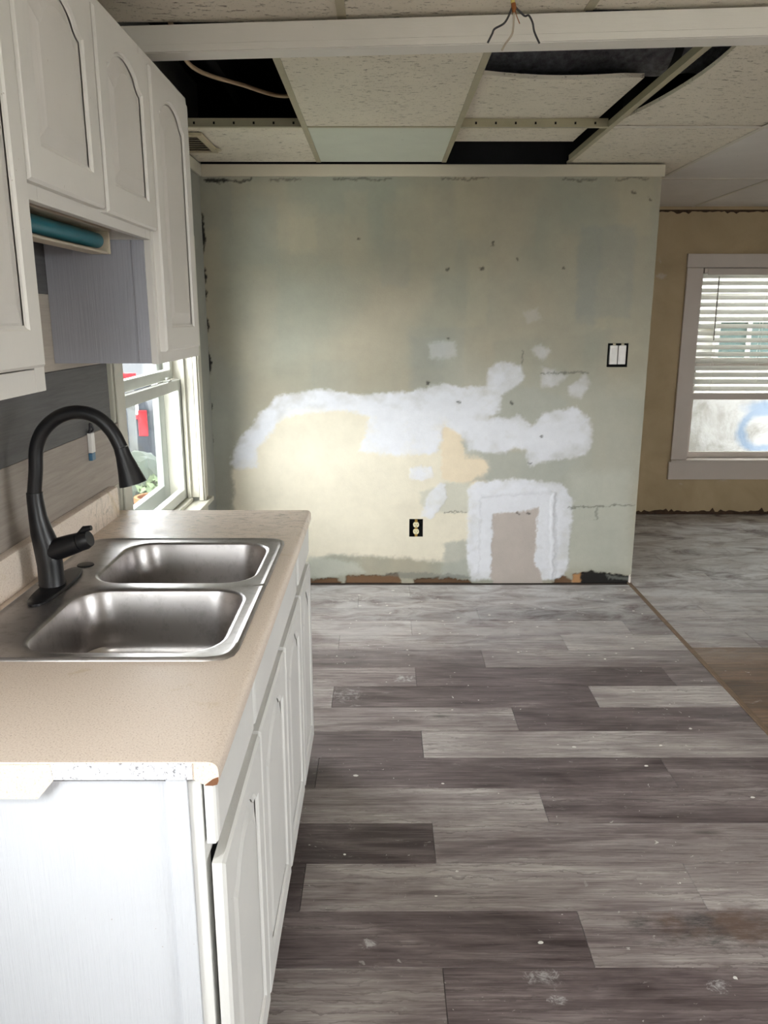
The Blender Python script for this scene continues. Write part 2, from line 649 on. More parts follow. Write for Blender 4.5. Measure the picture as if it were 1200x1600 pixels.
def make_slat():
    k = NT('white_blind_slat')
    k.set(lin((238, 236, 230)), 0.45)
    tl = k.n('ShaderNodeBsdfTranslucent')
    tl.inputs['Color'].default_value = (0.85, 0.85, 0.82, 1)
    mx = k.n('ShaderNodeMixShader')
    nz = k.noise(k.coords(), 20, 2)
    k.link(k.ramp(nz, [(0.0, 0.60), (1.0, 0.66)]), mx.inputs[0])
    k.link(k.b.outputs[0], mx.inputs[1])
    k.link(tl.outputs[0], mx.inputs[2])
    k.link(mx.outputs[0], k.out.inputs['Surface'])
    return k.m


M['slat'] = make_slat()

# ------------------------------------------------------------------ numpy noise for painted / plastered walls
RNG = np.random.default_rng(7)


def vnoise(x, y, scale, seed, octaves=4):
    out = np.zeros_like(x)
    amp, tot = 1.0, 0.0
    for o in range(octaves):
        r = np.random.default_rng(seed * 31 + o)
        g = r.random((64, 64))
        u = x * scale * 2 ** o
        w = y * scale * 2 ** o
        i0 = np.floor(u).astype(int)
        j0 = np.floor(w).astype(int)
        fu = u - i0
        fw = w - j0
        fu = fu * fu * (3 - 2 * fu)
        fw = fw * fw * (3 - 2 * fw)
        a = g[i0 % 64, j0 % 64]
        b = g[(i0 + 1) % 64, j0 % 64]
        c = g[i0 % 64, (j0 + 1) % 64]
        d = g[(i0 + 1) % 64, (j0 + 1) % 64]
        out += amp * ((a * (1 - fu) + b * fu) * (1 - fw) + (c * (1 - fu) + d * fu) * fw)
        tot += amp
        amp *= 0.55
    return out / tot - 0.5


def poly_sd(px, py, poly):
    """signed distance (positive inside) of points to a polygon"""
    inside = np.zeros(px.shape, bool)
    dist = np.full(px.shape, 1e9)
    n = len(poly)
    for i in range(n):
        x0, y0 = poly[i]
        x1, y1 = poly[(i + 1) % n]
        ex, ey = x1 - x0, y1 - y0
        t = np.clip(((px - x0) * ex + (py - y0) * ey) / (ex * ex + ey * ey + 1e-12), 0, 1)
        dist = np.minimum(dist, np.hypot(px - x0 - t * ex, py - y0 - t * ey))
        cond = ((y0 > py) != (y1 > py)) & (px < (x1 - x0) * (py - y0) / (y1 - y0 + 1e-12) + x0)
        inside ^= cond
    return np.where(inside, dist, -dist)


def sstep(d, w):
    t = np.clip(d / w + 0.5, 0, 1)
    return t * t * (3 - 2 * t)


# ================================================================== THE SETTING
D = 4.497            # kitchen back wall
XL = -0.965          # left wall
XR = 4.5             # right wall of the adjoining room
YF = 6.2             # far wall of the adjoining room
YB = -2.6            # rear wall, behind the camera
ZC = 2.33            # ceiling grid height
XS = 1.475           # seam between the two floors

# ---- floors
floor = MB().box(XL - 0.15, XR + 0.15, YB - 0.15, YF + 0.15, -0.12, -0.006).build('floor', M['subfloor'])
tag(floor, kind='structure')
random.seed(4)
ROW = 0.19
JOINTS = {-4: [0.6], -3: [0.1, 1.3], -2: [0.75], -1: [0.147], 0: [at_z(915, 1465, 0)[0]],
          1: [at_z(473, 1388, 0)[0], at_z(1088, 1388, 0)[0]], 2: [at_z(678, 1315, 0)[0]],
          3: [at_z(848, 1255, 0)[0]], 4: [at_z(495, 1210, 0)[0], 1.0], 5: [at_z(660, 1160, 0)[0]],
          6: [at_z(804, 1120, 0)[0]], 7: [at_z(520, 1090, 0)[0], at_z(928, 1088, 0)[0]],
          8: [at_z(650, 1058, 0)[0], at_z(1044, 1055, 0)[0]], 9: [at_z(755, 1028, 0)[0]],
          10: [at_z(530, 1003, 0)[0], at_z(880, 1000, 0)[0]], 11: [at_z(643, 980, 0)[0], at_z(980, 980, 0)[0]],
          12: [at_z(747, 960, 0)[0]], 13: [at_z(560, 940, 0)[0], 1.1], 14: [at_z(640, 922, 0)[0]]}
TONES = {-1: [0.50, 0.24], 0: [0.28, 0.50], 1: [0.16, 0.60, 0.62], 2: [0.10, 0.50], 3: [0.58, 0.30], 4: [0.16, 0.24, 0.28],
         5: [0.30, 0.64], 6: [0.48, 0.26], 7: [0.62, 0.20, 0.70], 8: [0.40, 0.20, 0.40], 9: [0.24, 0.45],
         10: [0.52, 0.45, 0.68], 11: [0.62, 0.60, 0.34], 12: [0.40, 0.24], 13: [0.5, 0.5, 0.45], 14: [0.6, 0.6]}


def plank(x0, x1, y0, y1, tone, mat):
    g = 0.0006
    z = random.uniform(-0.0004, 0.0004)
    o = MB()
    b = 0.0010
    o.loops([[(x0 + g, y0 + g, -0.006), (x1 - g, y0 + g, -0.006), (x1 - g, y1 - g, -0.006), (x0 + g, y1 - g, -0.006)],
             [(x0 + g, y0 + g, z - b), (x1 - g, y0 + g, z - b), (x1 - g, y1 - g, z - b), (x0 + g, y1 - g, z - b)],
             [(x0 + g + b, y0 + g + b, z), (x1 - g - b, y0 + g + b, z), (x1 - g - b, y1 - g - b, z),
              (x0 + g + b, y1 - g - b, z)]], False, True)
    ob = o.build('plank', mat, floor)
    ob['tone'] = float(tone)
    ob['seed'] = random.uniform(0, 40)


for k in range(-4, 15):
    y0 = 1.615 + ROW * k
    y1 = min(y0 + ROW, D + 0.004)
    cuts = [XL] + JOINTS[k] + [XS - 0.012]
    tones = TONES.get(k, [0.35, 0.5, 0.3])
    for i in range(len(cuts) - 1):
        plank(cuts[i], cuts[i + 1], y0, y1, tones[i % len(tones)], M['plank'])
for k in range(-4, 25):
    y0 = 1.615 + ROW * k + 0.03
    y1 = min(y0 + ROW, YF)
    off = (k * 0.53) % 1.24
    xs = [XS + 0.012]
    x = XS + 0.012 + max(0.25, off)
    while x < XR - 0.2:
        xs.append(x)
        x += 1.24
    xs.append(XR)
    near = y0 < 3.40
    if near and y1 > 3.40:
        y1 = y0 + ROW
    for i in range(len(xs) - 1):
        plank(xs[i], xs[i + 1], y0, y1, random.uniform(0.2, 0.42) if near else random.choice([0.3, 0.42, 0.5, 0.58]),
              M['plank_warm'] if near else M['plank'])

strip = MB().box(XS - 0.011, XS - 0.002, -0.2, D + 0.02, -0.006, 0.0035).box(
    XS + 0.001, XS + 0.011, -0.2, D + 0.02, -0.006, 0.0015).build('trim_1', M['strip'])
tag(strip, 'narrow raw wooden strip along the seam between the two plank floors', 'threshold', kind='structure')

# ---- left wall with the window opening over the counter's far end
WY0, WY1, WZ0, WZ1 = 2.93, 4.08, 0.62, 1.84
wl = MB()
DY0, DY1 = -0.20, 0.60
wl.box(XL - 0.15, XL, DY1, WY0 - 0.02, 0, 2.9)
wl.box(XL - 0.15, XL, WY1 + 0.02, YF + 0.15, 0, 2.9)
wl.box(XL - 0.15, XL, WY0 - 0.02, WY1 + 0.02, 0, WZ0 - 0.046)
wl.box(XL - 0.15, XL, WY0 - 0.02, WY1 + 0.02, WZ1 + 0.02, 2.9)
wl.box(XL - 0.15, XL, YB, DY0, 0, 2.9)
wl.box(XL - 0.15, XL, DY0, DY1, 2.1, 2.9)
wall_left = tag(wl.build('wall_left', M['wall_grey']), kind='structure')
MB().box(XL, -0.889, 0.98, 2.60, 0, 2.2).build('furring_panel', M['wall_grey'], wall_left)
# plank backsplash on the furred-out wall
for z0, z1, mt, yo in ((0.90, 1.003, 'wp_light', 0.05), (1.003, 1.2, 'wp_warm', 0.10), (1.2, 1.4, 'wp_dark', 0.03),
                       (1.4, 1.6, 'wp_light', 0.0), (1.6, 1.8, 'wp_dark', -0.02)):
    o = MB().loops([[(-0.889, 0.985, z0), (-0.889, 2.545 + yo, z0), (-0.889, 2.545 + yo, z1 - 0.001), (-0.889, 0.985, z1 - 0.001)],
                    [(-0.881, 0.985, z0), (-0.881, 2.545 + yo, z0), (-0.881, 2.545 + yo, z1 - 0.001), (-0.881, 0.985, z1 - 0.001)],
                    [(-0.880, 0.986, z0 + 0.001), (-0.880, 2.544 + yo, z0 + 0.001), (-0.880, 2.544 + yo, z1 - 0.002),
                     (-0.880, 0.986, z1 - 0.002)]], True, True)
    o.build('plank', M[mt], wall_left)

# ---- patched back wall: dense sheet with real skim-coat relief and its own paint colours
GX, GZ = 430, 410
gx = np.linspace(XL, 1.482, GX)
gz = np.linspace(0.0, 2.31, GZ)
PX, PZ = np.meshgrid(gx, gz)


def W(p):
    q = at_y(p[0], p[1], D)
    return (q[0], q[2])


PPM = 1.0 / abs(W((700, 600))[0] - W((701, 600))[0])
wx = PX + 0.030 * vnoise(PX, PZ, 20, 1) + 0.020 * vnoise(PX, PZ, 80, 2, 3)
wz = PZ + 0.030 * vnoise(PX, PZ, 20, 3) + 0.020 * vnoise(PX, PZ, 80, 4, 3)
colr = np.zeros(PX.shape + (3,))
hgt = np.zeros(PX.shape)
GG, BE, CR, PE, SPK, GB, PNL = [np.array(lin(c)) for c in
                                ((153, 154, 141), (168, 161, 143), (222, 215, 196), (222, 207, 181),
                                 (220, 222, 228), (147, 150, 143), (182, 173, 166))]
mixn = np.clip(0.5 + 2.2 * vnoise(PX * 1.0, PZ * 0.6, 3.0, 11, 3), 0, 1)
colr[:] = GG + (BE - GG) * mixn[..., None]


def lay(mask, c):
    colr[:] = colr + (np.asarray(c) - colr) * mask[..., None]


rr = random.Random(3)
for i in range(46):      # square roller passes of old test paint
    cx, cz = rr.uniform(XL, 1.45), rr.uniform(0.6, 2.3)
    hw, hh = rr.uniform(0.05, 0.16), rr.uniform(0.06, 0.26)
    dd = np.minimum(hw - abs(wx - cx), hh - abs(wz - cz))
    lay(sstep(dd, 0.03) * rr.uniform(0.18, 0.5), rr.choice([GG, BE, GB, BE, GB, np.array(lin((178, 169, 146)))]))


def patch(pts, c, alpha=1.0, feather=8, relief=0.0):
    sd = poly_sd(wx, wz, [W(p) for p in pts])
    m = sstep(sd, feather / PPM)
    if relief:      # trowelled compound: thin streaks let the paint below show through
        edge = np.clip(sd * PPM / 28.0, 0, 1)
        thin = np.clip(0.80 + 0.9 * vnoise(PX, PZ * 1.3, 14, 41, 4) + 0.35 * edge, 0.35, 1)
        lay(m * alpha * thin, c)
    else:
        lay(m * alpha, c)
    if relief:
        hgt[:] = np.maximum(hgt, m * relief * (0.7 + 0.9 * np.clip(vnoise(PX, PZ, 30, 21) + 0.3, 0, 1)))


LG = np.array(lin((184, 186, 175)))
patch([(700, 560), (1000, 600), (1000, 905), (700, 905)], LG, 0.40, 70)
patch([(325, 540), (380, 590), (370, 700), (365, 900), (330, 900)], GB, 0.6, 40)
patch([(365, 735), (400, 690), (450, 640), (560, 632), (700, 650), (720, 700), (765, 718), (758, 750), (735, 770), (735, 872),
       (700, 880), (640, 872), (520, 866), (480, 876), (365, 870)], CR, 0.95, 10)
patch([(690, 665), (722, 665), (724, 708), (765, 718), (758, 750), (735, 756), (690, 750)], PE, 0.9, 6)
patch([(480, 868), (560, 880), (570, 895), (480, 905)], LG, 0.7, 10)
patch([(695, 850), (735, 842), (738, 905), (690, 903)], (LG + GB) / 2, 0.8, 8)
patch([(655, 770), (700, 755), (735, 752), (735, 800), (690, 800), (660, 790)], LG, 0.6, 8)
patch([(720, 690), (770, 705), (825, 708), (860, 720), (900, 722), (870, 750), (735, 752), (765, 735), (758, 718), (728, 712)],
      (LG + GB) / 2, 0.75, 8)
patch([(785, 600), (840, 608), (890, 630), (840, 660), (770, 655)], (LG + GB) / 2, 0.6, 10)
patch([(890, 740), (985, 735), (985, 890), (880, 890)], LG, 0.7, 25)
SPKT = 0.0018
patch([(360, 722), (372, 690), (390, 668), (408, 640), (440, 616), (500, 610), (560, 615), (640, 612), (690, 600), (730, 607),
       (760, 603), (764, 576), (780, 567), (812, 570), (818, 590), (805, 608), (782, 618), (782, 640), (765, 652), (800, 652),
       (812, 650), (830, 665), (836, 660), (850, 645), (900, 636), (922, 655), (926, 690), (915, 712), (870, 718), (828, 728),
       (822, 705), (800, 700), (790, 708), (760, 708), (730, 705), (722, 680), (692, 664), (690, 690), (680, 708), (620, 712),
       (562, 706), (568, 688), (576, 650), (540, 642), (480, 644), (440, 655), (414, 688), (400, 702), (402, 730), (375, 734)],
      SPK, 0.95, 7, SPKT)
patch([(638, 733), (655, 727), (675, 730), (677, 744), (660, 750), (640, 748)], SPK, 0.9, 5, SPKT)
patch([(655, 806), (668, 775), (684, 755), (696, 758), (697, 778), (688, 795), (672, 810)], SPK, 0.92, 5, SPKT)
patch([(830, 546), (848, 538), (862, 552), (846, 563)], SPK, 0.5, 8, SPKT * 0.5)
patch([(846, 572), (862, 578), (886, 586), (864, 606), (846, 602)], SPK, 0.6, 8, SPKT * 0.6)
patch([(890, 604), (914, 584), (921, 598), (908, 620), (890, 618)], SPK, 0.6, 8, SPKT * 0.6)
patch([(668, 536), (712, 533), (714, 556), (672, 560)], SPK, 0.3, 8)
patch([(820, 488), (840, 482), (846, 500), (824, 506)], SPK, 0.18, 8)
patch([(730, 764), (745, 753), (820, 749), (880, 755), (895, 782), (888, 880), (880, 907), (734, 905), (728, 850), (731, 795)],
      SPK, 1.0, 6, SPKT * 1.3)
patch([(770, 803), (800, 801), (842, 794), (838, 830), (836, 880), (846, 893), (848, 914), (768, 914)], PNL, 1.0, 4)
sdp = poly_sd(wx, wz, [W(p) for p in [(770, 803), (800, 801), (842, 794), (838, 830), (836, 880), (846, 893), (848, 914), (768, 914)]])
hgt *= 1 - sstep(sdp, 4 / PPM)


def stroke(p0, p1, wpx, c, alpha, relief=0.0):
    a, b = W(p0), W(p1)
    ex, ez = b[0] - a[0], b[1] - a[1]
    t = np.clip(((wx - a[0]) * ex + (wz - a[1]) * ez) / (ex * ex + ez * ez), 0, 1)
    d = np.hypot(wx - a[0] - t * ex, wz - a[1] - t * ez)
    m = sstep(wpx / PPM / 2 - d, 2.5 / PPM)
    lay(m * alpha, c)
    hgt[:] += m * relief


BLK = np.array(lin((26, 24, 22)))
BRN = np.array(lin((116, 88, 64)))
stroke((752, 774), (866, 770), 4, SPK * 0.9, 0.8, 0.003)
stroke((864, 772), (862, 905), 5, SPK, 0.9, 0.004)
stroke((869, 772), (868, 905), 3, SPK * 0.8, 0.7, -0.001)
stroke((750, 776), (748, 895), 2.5, SPK * 0.85, 0.6, 0.0015)
for s0, s1 in (((888, 793), (992, 789)), ((845, 583), (918, 582)), ((696, 801), (728, 800)), ((815, 568), (815, 548))):
    stroke(s0, s1, 2.2, GG * 0.45, 0.8, -0.001)
stroke((932, 795), (930, 812), 4, GG * 0.5, 0.6)
for p in ((700, 420), (752, 418), (770, 380), (880, 420), (846, 682), (828, 722), (808, 802), (825, 802), (700, 528),
          (810, 405), (990, 300), (1015, 312), (560, 372), (668, 598), (715, 628), (800, 628)):
    stroke(p, (p[0] + 2, p[1] + 1), 3.4, BLK, 0.75)
# torn plaster where the baseboard was pulled off
for pts, c in (([(484, 905), (525, 903), (535, 908), (530, 918), (484, 918)], BRN * 0.9),
               ([(540, 902), (580, 900), (622, 897), (626, 906), (622, 918), (540, 918)], BRN),
               ([(648, 904), (690, 902), (735, 907), (735, 918), (650, 918)], BRN * 0.75),
               ([(862, 910), (880, 900), (895, 908), (895, 918), (862, 918)], BRN * 0.95),
               ([(896, 897), (911, 897), (911, 918), (896, 918)], np.array(lin((178, 134, 92)))),
               ([(910, 897), (924, 893), (948, 895), (986, 900), (986, 918), (908, 918)], BLK)):
    patch(pts, c, 1.0, 3)
    sd = poly_sd(wx, wz, [W(p) for p in pts])
    hgt -= sstep(sd, 4 / PPM) * 0.008
patch([(590, 899), (640, 893), (735, 900), (735, 904), (620, 902)], GB * 0.6, 0.6, 4)
patch([(945, 897), (985, 903), (985, 909), (950, 903)], GB * 0.8, 0.5, 4)
# gap blobs along the left inside corner and under the top trim
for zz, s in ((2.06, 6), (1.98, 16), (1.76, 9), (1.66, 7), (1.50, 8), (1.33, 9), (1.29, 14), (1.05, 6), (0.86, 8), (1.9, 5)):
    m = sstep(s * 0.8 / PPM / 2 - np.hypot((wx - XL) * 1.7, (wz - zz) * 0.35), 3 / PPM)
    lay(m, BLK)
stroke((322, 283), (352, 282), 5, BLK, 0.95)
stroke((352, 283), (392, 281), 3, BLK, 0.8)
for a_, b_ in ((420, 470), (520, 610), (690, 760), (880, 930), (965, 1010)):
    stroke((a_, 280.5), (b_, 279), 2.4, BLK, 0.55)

me = bpy.data.meshes.new('wall_back')
yy = D - hgt
verts = np.stack([PX, yy, PZ], -1).reshape(-1, 3)
idx = np.arange(GX * GZ).reshape(GZ, GX)
quads = np.stack([idx[:-1, :-1], idx[:-1, 1:], idx[1:, 1:], idx[1:, :-1]], -1).reshape(-1, 4)
cxq = verts[quads].mean(1)
OUT = (W((640, 838))[0], W((661, 838))[0], W((650, 839))[1], W((650, 811))[1])
SWI = (W((948, 574))[0], W((979, 574))[0], W((963, 573))[1], W((963, 536))[1])
keep = np.ones(len(quads), bool)
for r in (OUT, SWI):
    keep &= ~((cxq[:, 0] > r[0]) & (cxq[:, 0] < r[1]) & (cxq[:, 2] > r[2]) & (cxq[:, 2] < r[3]))
quads = quads[keep]
me.from_pydata(verts.tolist(), [], quads.tolist())
ca = me.color_attributes.new('paint', 'FLOAT_COLOR', 'POINT')
ca.data.foreach_set('color', np.concatenate([colr.reshape(-1, 3), np.ones((GX * GZ, 1))], 1).astype(np.float32).ravel())
wall_back = tag(add_mesh('wall_back', me, M['wall_patched'], None, True), kind='structure')
core = MB().box(XL, 1.480, D + 0.05, D + 0.13, 0, 2.31).box(1.470, 1.4815, D + 0.001, D + 0.131, 0, 2.31).box(
    XL, 1.480, D + 0.012, D + 0.05, 2.25, 2.31).build('stud_core', M['wall_room'], wall_back)
MB().box(XL, 1.480, D + 0.05, D + 0.13, 2.3225, 2.72).build('upper_core', M['dark_deck'], wall_back)
# top trim board of the back wall
t2 = MB().box(XL + 0.012, 1.492, D - 0.014, D + 0.002, 2.262, 2.322).build('trim_2', M['trim_cream'], None, bevel=0.003)
tag(t2, kind='structure')
t3 = MB().box(1.482, 1.494, D - 0.012, D + 0.13, 2.262, 2.322).build('trim_3', M['trim_cream'], None, bevel=0.003)
tag(t3, kind='structure')
MB().box(XL, XL + 0.014, 2.7, D - 0.014, 2.262, 2.322).build('cornice_strip', M['casing'], wall_left, bevel=0.003)

# ---- adjoining room walls
FX0, FX1, FZ0, FZ1 = 2.405, 3.40, 0.455, 1.90
wf = MB()
wf.box(XL - 0.15, FX0 - 0.02, YF, YF + 0.15, 0, 2.9)
wf.box(FX1 + 0.02, XR + 0.15, YF, YF + 0.15, 0, 2.9)
wf.box(FX0 - 0.02, FX1 + 0.02, YF, YF + 0.15, 0, FZ0 - 0.022)
wf.box(FX0 - 0.02, FX1 + 0.02, YF, YF + 0.15, FZ1 + 0.02, 2.9)
wall_far = tag(wf.build('wall_far', M['wall_tan']), kind='structure')
rg = MB()
random.seed(8)
xs_ = [1.05 + i * 0.022 for i in range(158)]
top = []
for i, x in enumerate(xs_):
    hh = 0.018 + random.uniform(0, 0.018) + (random.random() > 0.88) * random.uniform(0.004, 0.022)
    top.append((x, hh))
rg.prism([(xs_[0], 0.0), (xs_[-1], 0.0)] + top[::-1], lambda u, v, d: (u, d, v), YF - 0.003, YF + 0.001)
rg.build('torn_base', M['ragged'], wall_far)
rg = MB()
rg.prism([(1.05, 2.31), (4.45, 2.31)] + [(x, 2.300 - random.uniform(0, 0.008) - (random.random() > 0.93) * 0.012) for x in xs_[::-1]],
         lambda u, v, d: (u, d, v), YF - 0.003, YF + 0.001)
rg.build('torn_edge', M['ragged'], wall_far)
wall_mid = tag(MB().box(1.0, 1.10, D + 0.13, YF, 0, 2.9).build('wall_side', M['wall_tan']), kind='structure')
SY0, SY1, SZ0, SZ1 = -2.10, 0.30, 0.60, 2.10
wr = MB()
wr.box(XR, XR + 0.15, YB - 0.15, SY0, 0, 2.9).box(XR, XR + 0.15, SY1, YF + 0.15, 0, 2.9)
wr.box(XR, XR + 0.15, SY0, SY1, 0, SZ0).box(XR, XR + 0.15, SY0, SY1, SZ1, 2.9)
tag(wr.build('wall_right', M['wall_room']), kind='structure')
RX0, RX1, RZ0, RZ1 = -0.45, 0.45, 1.00, 2.00
wb = MB()
wb.box(XL - 0.15, RX0, YB - 0.15, YB, 0, 2.9).box(RX1, XR + 0.15, YB - 0.15, YB, 0, 2.9)
wb.box(RX0, RX1, YB - 0.15, YB, 0, RZ0).box(RX0, RX1, YB - 0.15, YB, RZ1, 2.9)
tag(wb.build('wall_rear', M['wall_room']), kind='structure')


# ---- windows
def sash(b, axis, a0, a1, z0, z1, d0, d1, w):
    """rectangular frame; axis 'y': runs along Y at x in d0..d1; axis 'x': runs along X at y in d0..d1"""
    def bx(p0, p1, q0, q1):
        if axis == 'y':
            b.box(d0, d1, p0, p1, q0, q1)
        else:
            b.box(p0, p1, d0, d1, q0, q1)
    bx(a0, a0 + w, z0, z1)
    bx(a1 - w, a1, z0, z1)
    bx(a0 + w, a1 - w, z0, z0 + w)
    bx(a0 + w, a1 - w, z1 - w, z1)


win1 = tag(thing('window_1', (XL, 3.5, WZ0), 'white double-hung window behind the far end of the counter', 'window'), kind='structure')
o = MB()
for y0, y1 in ((WY0 - 0.02, WY0), (WY1, WY1 + 0.02)):
    o.box(XL - 0.15, XL + 0.004, y0, y1, WZ0, WZ1)
o.box(XL - 0.15, XL + 0.004, WY0, WY1, WZ1, WZ1 + 0.02)
o.build('jamb', M['casing'], win1, bevel=0.002)
o = MB()
o.box(XL - 0.055, XL - 0.035, WY1 - 0.022, WY1, WZ0, WZ1).box(XL - 0.055, XL - 0.035, WY0, WY0 + 0.022, WZ0, WZ1)
o.build('stop_bead', M['casing'], win1, bevel=0.003)
for y0, y1 in ((WY0 - 0.13, WY0 - 0.003), (WY1 + 0.003, WY1 + 0.12)):
    MB().box(XL, XL + 0.024, y0, y1, WZ0 - 0.02, WZ1 + 0.1).box(XL + 0.024, XL + 0.032, y0 + 0.012, y0 + 0.04, WZ0 - 0.02, WZ1 + 0.1).build(
        'casing', M['casing'], win1, bevel=0.004)
MB().box(XL, XL + 0.024, WY0 - 0.003, WY1 + 0.003, WZ1 + 0.003, WZ1 + 0.1).build('head_casing', M['casing'], win1, bevel=0.004)
MB().box(XL - 0.15, XL + 0.05, WY0 - 0.15, WY1 + 0.135, WZ0 - 0.045, WZ0 - 0.021).box(
    XL - 0.15, XL - 0.03, WY0, WY1, WZ0 - 0.021, WZ0).build('stool', M['casing'], win1, bevel=0.004)
MB().box(XL, XL + 0.02, WY0 - 0.13, WY1 + 0.12, WZ0 - 0.15, WZ0 - 0.046).build('apron', M['casing'], win1, bevel=0.003)
lo = MB()
sash(lo, 'y', WY0 + 0.004, WY1 - 0.004, WZ0 + 0.004, 1.237, XL - 0.092, XL - 0.058, 0.052)
los = lo.build('lower_sash', M['vinyl_white'], win1, bevel=0.004)
MB().box(XL - 0.077, XL - 0.073, WY0 + 0.056, WY1 - 0.056, WZ0 + 0.056, 1.186).build('pane', M['glass'], los)
up = MB()
sash(up, 'y', WY0 + 0.004, WY1 - 0.004, 1.238, WZ1 - 0.004, XL - 0.130, XL - 0.096, 0.050)
ups = up.build('upper_sash', M['vinyl_white'], win1, bevel=0.004)
MB().box(XL - 0.115, XL - 0.111, WY0 + 0.054, WY1 - 0.054, 1.288, WZ1 - 0.054).build('pane', M['glass'], ups)
o = MB()
sash(o, 'y', WY0 - 0.01, WY1 + 0.01, WZ0 - 0.02, WZ1 + 0.01, XL - 0.185, XL - 0.151, 0.10)
o.build('storm_frame', plain('weathered_storm_frame', (120, 124, 120), 0.6), win1, bevel=0.003)
o = MB().box(XL - 0.09, XL - 0.062, 3.86, 3.92, 1.237, 1.246).box(XL - 0.082, XL - 0.070, 3.87, 3.905, 1.246, 1.257)
o.build('sash_lock', M['vinyl_white'], win1, bevel=0.003)

win2 = tag(thing('window_2', (2.9, YF, FZ0), 'window with half-raised blinds in the tan wall of the next room', 'window'), kind='structure')
o = MB()
o.box(FX0 - 0.02, FX0, YF - 0.002, YF + 0.15, FZ0, FZ1).box(FX1, FX1 + 0.02, YF - 0.002, YF + 0.15, FZ0, FZ1)
o.box(FX0, FX1, YF - 0.002, YF + 0.15, FZ1, FZ1 + 0.02)
o.build('jamb', M['casing_far'], win2)
for x0, x1 in ((FX0 - 0.125, FX0 - 0.003), (FX1 + 0.003, FX1 + 0.125)):
    MB().box(x0, x1, YF - 0.022, YF, FZ0 - 0.005, FZ1).build('casing', M['casing_far'], win2, bevel=0.003)
MB().box(FX0 - 0.13, FX1 + 0.13, YF - 0.024, YF, FZ1 + 0.002, FZ1 + 0.10).build('head_casing', M['casing_far'], win2, bevel=0.003)
MB().box(FX0 - 0.13, FX1 + 0.13, YF - 0.040, YF + 0.10, FZ0 - 0.022, FZ0 - 0.006).build('stool', M['casing_far'], win2, bevel=0.003)
MB().box(FX0 - 0.138, FX1 + 0.138, YF - 0.026, YF, FZ0 - 0.165, FZ0 - 0.023).build('apron', M['casing_far'], win2, bevel=0.003)
lo = MB()
sash(lo, 'x', FX0 + 0.002, FX1 - 0.002, FZ0 - 0.004, 1.19, YF + 0.075, YF + 0.105, 0.045)
los = lo.build('lower_sash', M['casing_far'], win2, bevel=0.003)
MB().box(FX0 + 0.045, FX1 - 0.045, YF + 0.088, YF + 0.092, FZ0 + 0.04, 1.147).build('pane', M['glass'], los)
up = MB()
sash(up, 'x', FX0 + 0.002, FX1 - 0.002, 1.19, FZ1 - 0.002, YF + 0.108, YF + 0.138, 0.042)
ups = up.build('upper_sash', M['casing_far'], win2, bevel=0.003)
MB().box(FX0 + 0.042, FX1 - 0.042, YF + 0.121, YF + 0.125, 1.232, FZ1 - 0.044).build('pane', M['glass'], ups)

win3 = tag(thing('added_window_rear', (0, YB, RZ0), 'added unseen rear window that lets in fill light', 'window'), kind='structure')  # unseen opening, added for light from behind the camera
o = MB()
sash(o, 'x', RX0, RX1, RZ0, RZ1, YB - 0.10, YB - 0.05, 0.05)
o.box(-0.02, 0.02, YB - 0.10, YB - 0.05, RZ0 + 0.05, RZ1 - 0.05)
f3 = o.build('frame', M['casing'], win3)
MB().box(RX0 + 0.05, RX1 - 0.05, YB - 0.08, YB - 0.076, RZ0 + 0.05, RZ1 - 0.05).build('pane', M['glass'], win3)
win4 = tag(thing('added_window_side', (XR, -0.7, SZ0), 'added unseen window in the right wall for fill light', 'window'), kind='structure')  # unseen opening, added to light the cabinet faces and the room
o = MB()
sash(o, 'y', SY0, SY1, SZ0, SZ1, XR + 0.05, XR + 0.10, 0.05)
o.build('frame', M['casing'], win4)
MB().box(XR + 0.07, XR + 0.074, SY0 + 0.05, SY1 - 0.05, SZ0 + 0.05, SZ1 - 0.05).build('pane', M['glass'], win4)
door1 = tag(thing('added_door', (XL, 0.2, 0), 'added unseen glazed door that lights the near end', 'door'), kind='structure')  # unseen, added to light the near end of the counter
o = MB()
sash(o, 'y', DY0, DY1, 0.0, 2.1, XL - 0.10, XL - 0.055, 0.09)
o.box(XL - 0.095, XL - 0.060, DY0 + 0.09, DY1 - 0.09, 0.09, 0.90)
o.build('frame', M['casing'], door1)
MB().box(XL - 0.085, XL - 0.081, DY0 + 0.09, DY1 - 0.09, 0.90, 2.01).build('pane', M['glass'], door1)

# ---- ceiling: dark deck above, metal grid, lay-in tiles
ceiling = tag(MB().box(XL - 0.15, XR + 0.15, YB - 0.15, YF + 0.15, 2.72, 2.82).build('ceiling', M['dark_deck']), kind='structure')
GXL = [-0.985 + 0.0, -0.332, 0.325, 0.980, 1.635, 2.290, 2.945, 3.60, 4.255]
GYL = [2.42, 3.69, 5.0, 6.3]


def tee(name, axis, c, a0, a1, mat, holes=False):
    b = MB()
    w, hgt_ = 0.012, 0.036
    if axis == 'y':
        b.box(c - w, c + w, a0, a1, ZC, ZC + 0.0025).box(c - 0.0012, c + 0.0012, a0, a1, ZC + 0.0025, ZC + hgt_)
    else:
        b.box(a0, a1, c - w, c + w, ZC - 0.0005, ZC + 0.0025).box(a0, a1, c - 0.0012, c + 0.0012, ZC + 0.0025, ZC + hgt_)
    o = b.build(name, mat, ceiling)
    if holes:
        x = a0 + 0.06
        h = MB()
        while x < a1:
            h.box(x, x + 0.008, c - 0.0018, c - 0.0011, ZC + 0.012, ZC + 0.022)
            x += 0.085
        h.build('punched_slots', M['black'], o)


